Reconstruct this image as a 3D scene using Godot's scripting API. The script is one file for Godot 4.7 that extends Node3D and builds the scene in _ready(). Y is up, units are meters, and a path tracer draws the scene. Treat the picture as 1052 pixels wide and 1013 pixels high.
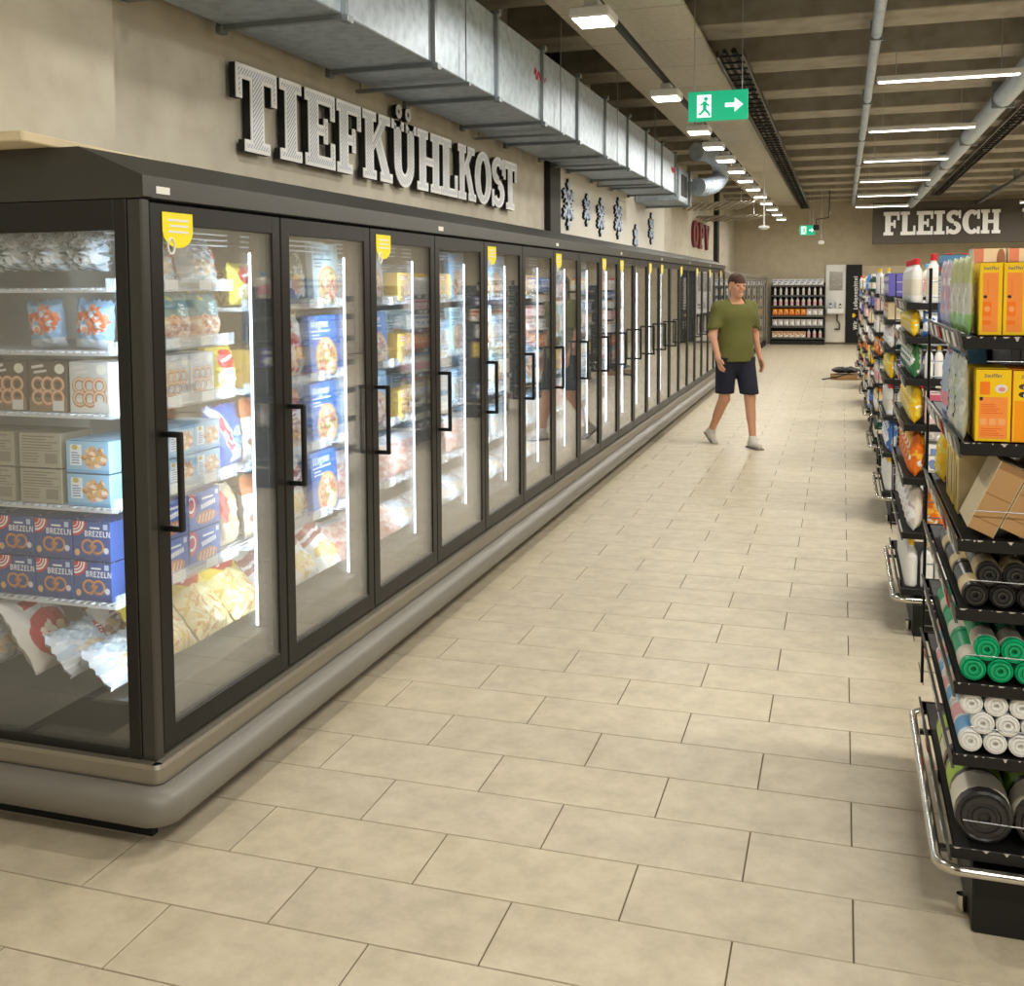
extends Node3D
# A supermarket aisle: upright freezers along the wall, goods on end shelves across the aisle.

var M := {}
var used := {}
var kinds := {}
var rng := RandomNumberGenerator.new()
var noise := FastNoiseLite.new()

const RUN_X := -1.989          # plane of the freezer doors
const RUN_Z := -2.828          # where the first door begins
const PITCH := 0.812           # door to door
const MODULES := 7
const ROOM_L := -3.0
const ROOM_R := 8.0
const ROOM_BACK := -32.6
const ROOM_NEAR := 4.5
const CEIL := 4.4

func _ready():
	rng.seed = 7
	noise.seed = 3
	noise.frequency = 1.0
	_camera()
	_environment()
	_materials()
	_ceiling_lights()
	_shell()
	_floor_tiles()
	_freezers()
	_sign_letters()
	_wall_things()
	_ducts_and_ceiling()
	_end_shelves()
	_far_things()
	_freezer_goods()
	_person()

func _camera():
	var f := 1118.92
	var yaw := deg_to_rad(18.3787)
	var pit := deg_to_rad(4.0591)
	var rol := deg_to_rad(-0.4066)
	var fw := Vector3(-sin(yaw) * cos(pit), -sin(pit), -cos(yaw) * cos(pit))
	var rt := Vector3(cos(yaw), 0, -sin(yaw))
	var up := rt.cross(fw)
	var r2 := rt * cos(rol) + up * sin(rol)
	var u2 := r2.cross(fw)
	var c := Camera3D.new()
	c.name = "camera"
	c.projection = Camera3D.PROJECTION_FRUSTUM
	c.near = 0.05
	c.far = 120.0
	c.size = 1013.0 / f * c.near
	c.frustum_offset = Vector2((526.0 - 492.976) / f, -(506.5 - 373.564) / f) * c.near
	c.transform = Transform3D(Basis(r2, u2, -fw), Vector3(0, 1.7085, 0))
	add_child(c)
	c.current = true

func _environment():
	var w := WorldEnvironment.new()
	w.name = "world_environment"
	var e := Environment.new()
	e.background_mode = Environment.BG_COLOR
	e.background_color = Color(0, 0, 0)
	e.tonemap_mode = Environment.TONE_MAPPER_LINEAR
	e.tonemap_exposure = EXPOSURE
	e.sdfgi_enabled = true
	e.ssao_enabled = true
	e.ssil_enabled = true
	w.environment = e
	add_child(w)

const EXPOSURE := 2.85
const BAR_LIGHT := 2.3         # one linear ceiling luminaire
const SPOT_LIGHT := 0.58        # one track luminaire
const LED_LIGHT := 0.15        # one freezer LED strip

# ---------------------------------------------------------------- geometry
class G:
	var v := PackedVector3Array()
	var n := PackedVector3Array()
	var t := PackedVector2Array()
	var i := PackedInt32Array()

	func quad(a: Vector3, b: Vector3, c: Vector3, d: Vector3, ua := Vector2(0, 1), ub := Vector2(1, 1), uc := Vector2(1, 0), ud := Vector2(0, 0)):
		var nn := (b - a).cross(c - a).normalized()
		if nn == Vector3.ZERO:
			nn = (c - a).cross(d - a).normalized()
		var s := v.size()
		v.append_array([a, b, c, d])
		n.append_array([nn, nn, nn, nn])
		t.append_array([ua, ub, uc, ud])
		i.append_array([s, s + 2, s + 1, s, s + 3, s + 2])

	func tri(a: Vector3, b: Vector3, c: Vector3):
		var nn := (b - a).cross(c - a).normalized()
		var s := v.size()
		v.append_array([a, b, c])
		n.append_array([nn, nn, nn])
		t.append_array([Vector2(0, 0), Vector2(1, 0), Vector2(1, 1)])
		i.append_array([s, s + 2, s + 1])

	func out4(a: Vector3, b: Vector3, c: Vector3, d: Vector3, o: Vector3):
		if (b - a).cross(c - a).dot(o) < 0:
			quad(d, c, b, a)
		else:
			quad(a, b, c, d)

	func box(lo: Vector3, hi: Vector3, sides := "xXyYzZ"):
		var a := lo
		var b := hi
		if "Z" in sides:
			quad(Vector3(a.x, a.y, b.z), Vector3(b.x, a.y, b.z), Vector3(b.x, b.y, b.z), Vector3(a.x, b.y, b.z))
		if "z" in sides:
			quad(Vector3(b.x, a.y, a.z), Vector3(a.x, a.y, a.z), Vector3(a.x, b.y, a.z), Vector3(b.x, b.y, a.z))
		if "X" in sides:
			quad(Vector3(b.x, a.y, b.z), Vector3(b.x, a.y, a.z), Vector3(b.x, b.y, a.z), Vector3(b.x, b.y, b.z))
		if "x" in sides:
			quad(Vector3(a.x, a.y, a.z), Vector3(a.x, a.y, b.z), Vector3(a.x, b.y, b.z), Vector3(a.x, b.y, a.z))
		if "Y" in sides:
			quad(Vector3(a.x, b.y, b.z), Vector3(b.x, b.y, b.z), Vector3(b.x, b.y, a.z), Vector3(a.x, b.y, a.z))
		if "y" in sides:
			quad(Vector3(a.x, a.y, a.z), Vector3(b.x, a.y, a.z), Vector3(b.x, a.y, b.z), Vector3(a.x, a.y, b.z))

	func cbox(lo: Vector3, hi: Vector3, b := 0.004):
		var mid := (lo + hi) * 0.5
		var hs := (hi - lo) * 0.5
		b = minf(b, minf(hs.x, minf(hs.y, hs.z)) * 0.9)
		for ax in 3:
			var p := (ax + 1) % 3
			var q := (ax + 2) % 3
			for s in [-1.0, 1.0]:
				var o := Vector3.ZERO
				o[ax] = s
				var pts := []
				for e in [[-1, -1], [1, -1], [1, 1], [-1, 1]]:
					var c := Vector3.ZERO
					c[ax] = s * hs[ax]
					c[p] = e[0] * (hs[p] - b)
					c[q] = e[1] * (hs[q] - b)
					pts.append(mid + c)
				out4(pts[0], pts[1], pts[2], pts[3], o)
				for s2 in [-1.0, 1.0]:
					var c1 := Vector3.ZERO
					c1[ax] = s * hs[ax]
					c1[p] = s2 * (hs[p] - b)
					var c2 := Vector3.ZERO
					c2[ax] = s * (hs[ax] - b)
					c2[p] = s2 * hs[p]
					var e1 := Vector3.ZERO
					e1[q] = hs[q] - b
					var o2 := Vector3.ZERO
					o2[ax] = s
					o2[p] = s2
					out4(mid + c1 - e1, mid + c1 + e1, mid + c2 + e1, mid + c2 - e1, o2)
		for sx in [-1.0, 1.0]:
			for sy in [-1.0, 1.0]:
				for sz in [-1.0, 1.0]:
					var s3 := Vector3(sx, sy, sz)
					var a1 := mid + s3 * (hs - Vector3(0, b, b))
					var a2 := mid + s3 * (hs - Vector3(b, 0, b))
					var a3 := mid + s3 * (hs - Vector3(b, b, 0))
					if (a2 - a1).cross(a3 - a1).dot(s3) < 0:
						tri(a1, a3, a2)
					else:
						tri(a1, a2, a3)

	func tube(path: Array, r: float, seg := 8, closed := false):
		var m := path.size()
		var x := Vector3.ZERO
		var start := v.size()
		var rings := m + (1 if closed else 0)
		for k in rings:
			var p: Vector3 = path[k % m]
			var a: Vector3 = path[(k - 1 + m) % m] if closed or k > 0 else p
			var b: Vector3 = path[(k + 1) % m] if closed or k < m - 1 else p
			var d := (b - a).normalized()
			if x == Vector3.ZERO:
				x = d.cross(Vector3.UP if absf(d.y) < 0.9 else Vector3.RIGHT).normalized()
			x = (x - d * x.dot(d)).normalized()
			var y := d.cross(x)
			for s in seg + 1:
				var an := TAU * s / seg
				var nn := x * cos(an) + y * sin(an)
				v.append(p + nn * r)
				n.append(nn)
				t.append(Vector2(float(s) / seg, float(k)))
		for k in rings - 1:
			for s in seg:
				var q := start + k * (seg + 1) + s
				i.append_array([q, q + seg + 1, q + 1, q + 1, q + seg + 1, q + seg + 2])
		if not closed:
			for e in [0, m - 1]:
				var c := v.size()
				var d2: Vector3 = (path[0] - path[1]).normalized() if e == 0 else (path[m - 1] - path[m - 2]).normalized()
				v.append(path[e])
				n.append(d2)
				t.append(Vector2.ZERO)
				for s in seg + 1:
					v.append(v[start + e * (seg + 1) + s])
					n.append(d2)
					t.append(Vector2.ZERO)
				for s in seg:
					if e == 0:
						i.append_array([c, c + 1 + s, c + 2 + s])
					else:
						i.append_array([c, c + 2 + s, c + 1 + s])

	# profile of (radius, height) points turned about y
	func lathe(pr: Array, seg := 16, at := Vector3.ZERO, bs := Basis.IDENTITY):
		for k in pr.size() - 1:
			var p: Vector2 = pr[k]
			var q: Vector2 = pr[k + 1]
			var dn := Vector2(q.y - p.y, -(q.x - p.x)).normalized()
			var s0 := v.size()
			for s in seg + 1:
				var an := TAU * s / seg
				var c := Vector3(cos(an), 0, -sin(an))
				for w in [p, q]:
					v.append(at + bs * (c * w.x + Vector3(0, w.y, 0)))
					n.append(bs * (c * dn.x + Vector3(0, dn.y, 0)).normalized())
					t.append(Vector2(float(s) / seg, 1.0 - float(k + (1 if w == q else 0)) / (pr.size() - 1)))
			for s in seg:
				var a := s0 + s * 2
				i.append_array([a, a + 1, a + 2, a + 1, a + 3, a + 2])

	# flat outline pushed from z0 to z1, then moved by xf
	func prism(poly: PackedVector2Array, z0: float, z1: float, xf := Transform3D.IDENTITY, back := true):
		if Geometry2D.is_polygon_clockwise(poly):
			poly = poly.duplicate()
			poly.reverse()
		var ix := Geometry2D.triangulate_polygon(poly)
		var m := poly.size()
		for k in range(0, ix.size(), 3):
			var a := poly[ix[k]]
			var b := poly[ix[k + 1]]
			var c := poly[ix[k + 2]]
			if (b - a).cross(c - a) < 0:
				var sw := b
				b = c
				c = sw
			tri(xf * Vector3(a.x, a.y, z1), xf * Vector3(b.x, b.y, z1), xf * Vector3(c.x, c.y, z1))
			if back:
				tri(xf * Vector3(a.x, a.y, z0), xf * Vector3(c.x, c.y, z0), xf * Vector3(b.x, b.y, z0))
		for k in m:
			var a := poly[k]
			var b := poly[(k + 1) % m]
			quad(xf * Vector3(a.x, a.y, z0), xf * Vector3(b.x, b.y, z0), xf * Vector3(b.x, b.y, z1), xf * Vector3(a.x, a.y, z1))

	func mesh(mat: Material, onto: ArrayMesh = null) -> ArrayMesh:
		var m := onto if onto else ArrayMesh.new()
		var a := []
		a.resize(Mesh.ARRAY_MAX)
		a[Mesh.ARRAY_VERTEX] = v
		a[Mesh.ARRAY_NORMAL] = n
		a[Mesh.ARRAY_TEX_UV] = t
		a[Mesh.ARRAY_INDEX] = i
		m.add_surface_from_arrays(Mesh.PRIMITIVE_TRIANGLES, a)
		m.surface_set_material(m.get_surface_count() - 1, mat)
		return m

# prism helper: profile given as (depth inwards, height), pushed along x
func along_x(g: G, pr: Array, x0: float, x1: float):
	g.prism(PackedVector2Array(pr), x0, x1, Transform3D(Basis(Vector3(0, 0, -1), Vector3.UP, Vector3(1, 0, 0)), Vector3.ZERO))

# ---------------------------------------------------------------- objects
func numbered(called: String) -> String:
	var k: int = used.get(called, 0)
	used[called] = k + 1
	return called if k == 0 else "%s_%03d" % [called, k]

func meta(o: Node, label: String, category: String, group := "", kind := ""):
	if label:
		o.set_meta("label", label)
	if category:
		o.set_meta("category", category)
	if group:
		o.set_meta("group", group)
	if kind:
		o.set_meta("kind", kind)

func thing(called: String, label: String, category: String, xf := Transform3D.IDENTITY, group := "") -> Node3D:
	var o := Node3D.new()
	o.name = numbered(called)
	add_child(o, true)
	o.transform = xf
	meta(o, label, category, group)
	return o

func part(parent: Node, called: String, m: Mesh, xf := Transform3D.IDENTITY, label := "") -> MeshInstance3D:
	var o := MeshInstance3D.new()
	o.name = called
	o.mesh = m
	o.transform = xf
	if label:
		o.set_meta("label", label)
	parent.add_child(o, true)
	return o

func solo(called: String, m: Mesh, label: String, category: String, xf := Transform3D.IDENTITY, group := "") -> MeshInstance3D:
	var o := MeshInstance3D.new()
	o.name = numbered(called)
	o.mesh = m
	o.transform = xf
	meta(o, label, category, group)
	add_child(o, true)
	return o

func structure(called: String, m: Mesh, label: String, category: String) -> MeshInstance3D:
	var o := MeshInstance3D.new()
	o.name = numbered(called)
	o.mesh = m
	meta(o, label, category, "", "structure")
	add_child(o, true)
	return o

func bx(mat: Material, lo: Vector3, hi: Vector3, bevel := 0.0) -> ArrayMesh:
	var g := G.new()
	if bevel > 0:
		g.cbox(lo, hi, bevel)
	else:
		g.box(lo, hi)
	return g.mesh(mat)

func xf(at: Vector3, turn := 0.0, tilt := 0.0, roll := 0.0) -> Transform3D:
	return Transform3D(Basis.from_euler(Vector3(tilt, turn, roll)), at)

func area_light(called: String, parent: Node, at: Vector3, towards: Vector3, size: Vector2, energy: float, color: Color):
	var l := AreaLight3D.new()
	l.name = called
	l.area_size = size
	l.light_energy = energy
	l.light_color = color
	l.area_range = 40.0
	l.area_attenuation = 2.0
	l.shadow_enabled = true
	var up := Vector3.UP if absf(towards.normalized().y) < 0.9 else Vector3.BACK
	l.transform = Transform3D(Basis.looking_at(towards, up), at)
	parent.add_child(l, true)

# ---------------------------------------------------------------- materials
func mat(called: String, c: Color, rough := 0.6, metal := 0.0, spec := 0.5) -> StandardMaterial3D:
	var m := StandardMaterial3D.new()
	m.resource_name = called
	m.albedo_color = c
	m.roughness = rough
	m.metallic = metal
	m.metallic_specular = spec
	M[called] = m
	return m

func glow(called: String, c: Color, e: float) -> StandardMaterial3D:
	var m := mat(called, c, 0.5)
	m.emission_enabled = true
	m.emission = c
	m.emission_energy_multiplier = e
	return m

func glass(called: String, c: Color, alpha: float, spec := 0.5) -> StandardMaterial3D:
	var m := mat(called, Color(c, alpha), 0.02, 0.0, spec)
	m.transparency = BaseMaterial3D.TRANSPARENCY_ALPHA
	return m

# grainy colour from noise, laid on in metres from three sides
func grain(m: StandardMaterial3D, cols: Array, freq: float, per_metre: float, seed_ := 1, octaves := 4, bump := 0.0, size := 512):
	var fn := FastNoiseLite.new()
	fn.seed = seed_
	fn.frequency = freq
	fn.fractal_octaves = octaves
	if octaves > 6:
		fn.fractal_gain = 0.68
	var gr := Gradient.new()
	var offs := PackedFloat32Array()
	var cc := PackedColorArray()
	for k in cols.size():
		offs.append(float(k) / (cols.size() - 1))
		cc.append(cols[k])
	gr.offsets = offs
	gr.colors = cc
	var im := fn.get_seamless_image(size, size)
	im.convert(Image.FORMAT_RGBA8)
	var o := Image.create(size, size, false, Image.FORMAT_RGBA8)
	for y in size:
		for x in size:
			o.set_pixel(x, y, gr.sample(im.get_pixel(x, y).r))
	m.albedo_color = Color.WHITE
	m.albedo_texture = ImageTexture.create_from_image(o)
	m.uv1_triplanar = true
	m.uv1_world_triplanar = true
	m.uv1_scale = Vector3.ONE * per_metre
	if bump > 0:
		m.heightmap_enabled = true
		m.heightmap_texture = ImageTexture.create_from_image(im)
		m.heightmap_scale = bump

func c8(r: int, g: int, b: int) -> Color:
	return Color8(r, g, b)

func _materials():
	var w := mat("plaster", c8(196, 180, 150), 0.85)
	grain(w, [c8(190, 177, 152), c8(197, 185, 160), c8(202, 191, 167)], 0.012, 0.5, 4, 5)
	w = mat("concrete", c8(190, 178, 155), 0.8)
	grain(w, [c8(194, 186, 169), c8(206, 199, 182), c8(214, 208, 192)], 0.012, 0.5, 9, 6)
	for k in 4:
		var tl := mat("tile%d" % k, Color.WHITE, 0.42, 0.0, 0.5)
		var d := [0, 2, -2, 1][k] as int
		var wm := [0, 1, -1, -1][k] as int
		grain(tl, [c8(178 + d, 167 + d, 143 + d - wm), c8(195 + d, 183 + d, 158 + d - wm), c8(207 + d, 196 + d, 171 + d - wm)], 0.01, 1.1, 20 + k, 8, 0.0, 512)
	mat("grout", c8(104, 90, 70), 0.9)
	mat("ceiling_dark", c8(88, 82, 74), 0.9)
	w = mat("beam", c8(176, 163, 138), 0.85)
	grain(w, [c8(138, 130, 115), c8(156, 148, 133), c8(166, 159, 144)], 0.02, 0.6, 31, 4, 0.0, 256)
	w = mat("acoustic", c8(200, 194, 178), 0.9)
	grain(w, [c8(186, 180, 164), c8(204, 198, 184)], 0.05, 1.0, 33, 4, 0.0, 256)
	mat("backroom", c8(70, 66, 60), 0.9)
	w = mat("galvanised", c8(190, 198, 205), 0.5, 0.55)
	grain(w, [c8(166, 178, 190), c8(188, 200, 212), c8(200, 212, 222)], 0.03, 1.2, 41, 3, 0.0, 256)
	mat("flange", c8(150, 158, 162), 0.4, 0.8)
	mat("steel_dark", c8(80, 79, 76), 0.34, 0.75)
	mat("steel_base", c8(150, 144, 130), 0.4, 0.7)
	mat("bumper", c8(128, 124, 116), 0.45, 0.2)
	mat("black_trim", c8(20, 20, 20), 0.35)
	mat("frame", c8(32, 30, 27), 0.38, 0.5)
	mat("handle", c8(12, 12, 12), 0.4)
	mat("rubber", c8(22, 22, 22), 0.8)
	mat("liner", c8(84, 86, 84), 0.6)
	mat("tub", c8(48, 48, 46), 0.5)
	mat("shelf_white", c8(214, 218, 220), 0.4)
	mat("wire", c8(190, 195, 198), 0.35, 0.6)
	glass("rail_clear", c8(235, 245, 250), 0.25)
	glass("pane", c8(225, 235, 235), 0.02)
	glow("led", c8(225, 240, 255), 3.0)
	glow("lamp", c8(255, 250, 240), 3.0)
	glow("exit_green", c8(20, 160, 116), 0.3)
	glow("exit_white", c8(225, 255, 240), 0.35)
	mat("letter_white", c8(250, 250, 250), 0.5)
	mat("letter_face", c8(176, 186, 206), 0.55)
	mat("letter_dark", c8(24, 24, 26), 0.6)
	mat("snow_blue", c8(196, 212, 236), 0.5)
	mat("board_white", c8(228, 224, 212), 0.7)
	mat("red_letter", c8(118, 22, 26), 0.5)
	mat("black", c8(16, 16, 16), 0.6)
	mat("shelf_black", c8(26, 25, 24), 0.5, 0.3)
	mat("chip", c8(190, 186, 176), 0.6)
	mat("chrome", c8(214, 210, 200), 0.16, 1.0)
	mat("price", c8(238, 238, 232), 0.6)
	mat("price_red", c8(206, 60, 50), 0.6)
	mat("rail_grey", c8(88, 88, 84), 0.35, 0.2)
	mat("white", c8(235, 235, 232), 0.5)
	mat("off_white", c8(224, 218, 202), 0.6)
	mat("cream", c8(228, 208, 160), 0.6)
	mat("yellow", c8(250, 205, 20), 0.5)
	mat("orange", c8(250, 140, 20), 0.5)
	mat("red", c8(205, 30, 40), 0.5)
	mat("pink", c8(232, 170, 176), 0.5)
	mat("blue", c8(30, 84, 160), 0.5)
	mat("light_blue", c8(110, 176, 222), 0.5)
	mat("violet", c8(110, 90, 170), 0.5)
	mat("green", c8(0, 168, 110), 0.42)
	mat("dark_green", c8(14, 66, 44), 0.5)
	mat("lime", c8(170, 205, 70), 0.5)
	mat("dark_bag", c8(44, 42, 42), 0.3)
	mat("cardboard", c8(176, 138, 92), 0.85)
	mat("cardboard_dark", c8(136, 102, 64), 0.85)
	mat("pallet_paper", c8(222, 206, 170), 0.8)
	mat("brown", c8(104, 66, 44), 0.6)
	mat("sticker_yellow", c8(255, 236, 0), 0.45)
	mat("skin", c8(205, 150, 118), 0.55)
	mat("olive", c8(98, 98, 44), 0.85)
	mat("navy", c8(24, 27, 44), 0.85)
	mat("hair", c8(70, 42, 28), 0.7)
	mat("shoe", c8(205, 198, 186), 0.6)
	mat("sole", c8(120, 116, 108), 0.7)
	mat("eye", c8(30, 24, 20), 0.3)
	mat("lip", c8(160, 92, 82), 0.5)

# ---------------------------------------------------------------- printing on packs
class Pic:
	var im: Image
	var w: int
	var h: int

	func _init(ww: int, hh: int, c: Color):
		w = ww
		h = hh
		im = Image.create(ww, hh, false, Image.FORMAT_RGBA8)
		im.fill(c)

	func rect(x: float, y: float, rw: float, rh: float, c: Color):
		im.fill_rect(Rect2i(roundi(x * w), roundi(y * h), maxi(1, roundi(rw * w)), maxi(1, roundi(rh * h))), c)

	func ring(x: float, y: float, rx: float, ry: float, inner: float, c: Color, a0 := -10.0, a1 := 10.0):
		for py in range(maxi(0, int((y - ry) * h)), mini(h, int((y + ry) * h) + 2)):
			for px in range(maxi(0, int((x - rx) * w)), mini(w, int((x + rx) * w) + 2)):
				var u := (float(px) / w - x) / rx
				var q := (float(py) / h - y) / ry
				var d := u * u + q * q
				if d <= 1.0 and d >= inner * inner:
					if a0 > -9.0:
						var a := atan2(q, u)
						if a < a0 or a > a1:
							continue
					im.set_pixel(px, py, c)

	func disc(x: float, y: float, rx: float, ry: float, c: Color):
		ring(x, y, rx, ry, 0.0, c)

	func tri(a: Vector2, b: Vector2, c: Vector2, col: Color):
		a *= Vector2(w, h)
		b *= Vector2(w, h)
		c *= Vector2(w, h)
		var lo := a.min(b).min(c).floor()
		var hi := a.max(b).max(c).ceil()
		var ar := (b - a).cross(c - a)
		if absf(ar) < 1e-6:
			return
		for py in range(maxi(0, int(lo.y)), mini(h, int(hi.y) + 1)):
			for px in range(maxi(0, int(lo.x)), mini(w, int(hi.x) + 1)):
				var p := Vector2(px + 0.5, py + 0.5)
				var s := (b - a).cross(p - a) / ar
				var q := (c - b).cross(p - b) / ar
				var r := (a - c).cross(p - c) / ar
				if s >= 0 and q >= 0 and r >= 0:
					im.set_pixel(px, py, col)

	func band(x0: float, y0: float, x1: float, y1: float, th: float, c: Color):
		var a := Vector2(x0, y0)
		var b := Vector2(x1, y1)
		var nn := (b - a).normalized().orthogonal() * th * 0.5
		tri(a + nn, b + nn, b - nn, c)
		tri(a + nn, b - nn, a - nn, c)

	# lettering from a real type, x and y of its lower left corner, size of its capitals
	func text(s: String, x: float, y: float, high: float, c: Color, bold := true, wide := 1.0, slant := 0.0):
		var f := SystemFont.new()
		f.font_names = PackedStringArray(["Droid Sans"])
		f.font_weight = 700 if bold else 400
		var tm := TextMesh.new()
		tm.font = f
		tm.text = s
		tm.font_size = 32
		tm.pixel_size = 1.0
		tm.depth = 0.0
		tm.horizontal_alignment = HORIZONTAL_ALIGNMENT_LEFT
		tm.vertical_alignment = VERTICAL_ALIGNMENT_BOTTOM
		var a := tm.get_mesh_arrays()
		if a.is_empty() or a[Mesh.ARRAY_VERTEX] == null:
			return
		var vv: PackedVector3Array = a[Mesh.ARRAY_VERTEX]
		var ix: PackedInt32Array = a[Mesh.ARRAY_INDEX]
		var k := high / 23.0
		var asp := float(h) / w
		for q in range(0, ix.size(), 3):
			var p := []
			for e in 3:
				var z := vv[ix[q + e]]
				p.append(Vector2(x + (z.x * wide + z.y * slant) * k * asp, y - (z.y - 8.0) * k))
			tri(p[0], p[1], p[2], c)

	func lines(x: float, y: float, lw: float, count: int, step: float, c: Color, r: RandomNumberGenerator):
		for k in count:
			rect(x, y + k * step, lw * r.randf_range(0.6, 1.0), step * 0.4, c)

	func bits(x: float, y: float, rx: float, ry: float, count: int, size: float, cols: Array, r: RandomNumberGenerator):
		for k in count:
			var a := r.randf() * TAU
			var d := sqrt(r.randf())
			disc(x + cos(a) * d * rx, y + sin(a) * d * ry, size * r.randf_range(0.5, 1.3), size * r.randf_range(0.4, 1.1), cols[r.randi() % cols.size()])

	func material(called: String, rough := 0.45) -> StandardMaterial3D:
		var m := StandardMaterial3D.new()
		m.resource_name = called
		m.albedo_texture = ImageTexture.create_from_image(im)
		m.roughness = rough
		return m

# ---------------------------------------------------------------- lamps of the hall
func _ceiling_lights():
	# linear luminaires hung across the hall
	var g := G.new()
	g.cbox(Vector3(-0.62, 0.0, -0.05), Vector3(0.62, 0.055, 0.05), 0.008)
	var body := g.mesh(M.white)
	var lens := bx(M.lamp, Vector3(-0.6, -0.006, -0.042), Vector3(0.6, 0.0, 0.042))
	g = G.new()
	g.tube([Vector3(0, 0.055, 0), Vector3(0, CEIL - 3.6, 0)], 0.004, 6)
	var wires := g.mesh(M.wire)
	for col in [0.9, 4.6]:
		for k in 10:
			var z := 3.1 - 3.55 * k
			var spot := "over the end shelves" if col == 0.9 else "further into the hall"
			var o := thing("linear_lamp", "white linear LED lamp hung across the hall %s, %s along" % [spot, NTH[k]], "lamp", xf(Vector3(col, 3.6, z)), "linear lamps " + spot)
			part(o, "housing", body)
			part(o, "lamp_lens", lens)
			for s in [-0.45, 0.45]:
				part(o, "suspension_wire", wires, Transform3D(Basis.IDENTITY, Vector3(s, 0, 0)))
			area_light("lamp_glow", o, Vector3(0, -0.02, 0), Vector3.DOWN, Vector2(1.2, 0.084), BAR_LIGHT * (1.0 if col < 2.0 else 1.6), Color(1.0, 0.98, 0.94))
	# square track luminaires in a line above the freezer aisle
	g = G.new()
	g.cbox(Vector3(-0.13, 0.0, -0.16), Vector3(0.13, 0.07, 0.16), 0.012)
	g.cbox(Vector3(-0.05, 0.07, -0.08), Vector3(0.05, 0.13, 0.08), 0.01)
	var sb := g.mesh(M.white)
	var sl := bx(M.lamp, Vector3(-0.11, -0.006, -0.14), Vector3(0.11, 0.0, 0.14))
	var nl := 0
	for z in [-0.9, -4.0, -7.1, -10.2, -12.6, -14.1, -15.6, -17.2, -18.8, -20.5, -22.3, -24.2, -26.2, -28.2, -30.2]:
		var o := thing("track_lamp", "white square track lamp above the freezer aisle, %s along the track" % NTH[nl], "lamp", xf(Vector3(-1.56, 3.42, z)), "track lamps above the freezer aisle")
		nl += 1
		part(o, "housing", sb)
		part(o, "lamp_lens", sl)
		area_light("lamp_glow", o, Vector3(0, -0.02, 0), Vector3.DOWN, Vector2(0.22, 0.28), SPOT_LIGHT, Color(1.0, 0.98, 0.94))
	var tr := bx(M.black, Vector3(-1.58, 3.55, -31.0), Vector3(-1.54, 3.6, 1.0), 0.004)
	solo("lamp_track", tr, "long black track that carries the square lamps", "track")

# ---------------------------------------------------------------- walls, ceiling, floor
func _shell():
	structure("wall_left", bx(M.concrete, Vector3(ROOM_L - 0.2, 0, ROOM_BACK), Vector3(ROOM_L, CEIL, ROOM_NEAR)), "beige concrete wall behind the row of freezers", "wall")
	structure("wall_back", bx(M.plaster, Vector3(ROOM_L - 0.2, 0, ROOM_BACK - 0.2), Vector3(ROOM_R + 0.2, CEIL, ROOM_BACK)), "plain beige plastered wall at the end of the aisle", "wall")
	structure("wall_right", bx(M.plaster, Vector3(ROOM_R, 0, ROOM_BACK), Vector3(ROOM_R + 0.2, CEIL, ROOM_NEAR)), "plain plastered side wall of the hall", "wall")
	structure("wall_near", bx(M.backroom, Vector3(ROOM_L - 0.2, 0, ROOM_NEAR), Vector3(ROOM_R + 0.2, CEIL, ROOM_NEAR + 0.2)), "dark wall at the entrance side of the hall", "wall")
	structure("ceiling", bx(M.ceiling_dark, Vector3(ROOM_L - 0.2, CEIL, ROOM_BACK - 0.2), Vector3(ROOM_R + 0.2, CEIL + 0.2, ROOM_NEAR + 0.2)), "dark grey raw ceiling slab above beams and ducts", "ceiling")
	# column casing on the concrete wall
	var g := G.new()
	g.cbox(Vector3(-3.0, 0, -3.92), Vector3(-2.9, CEIL, -3.1), 0.01)
	structure("trim_1", g.mesh(M.concrete), "shallow beige column casing on the concrete wall", "column")
	structure("trim_2", bx(M.black, Vector3(-3.0, 2.142, -11.66), Vector3(-2.93, CEIL, -11.22), 0.008), "tall black steel column between sign and snowflake board", "column")
	structure("trim_3", bx(M.black, Vector3(-3.0, 1.95, -27.6), Vector3(-2.9, CEIL, -27.2), 0.008), "slim black post on the wall by the red letters", "column")

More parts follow.
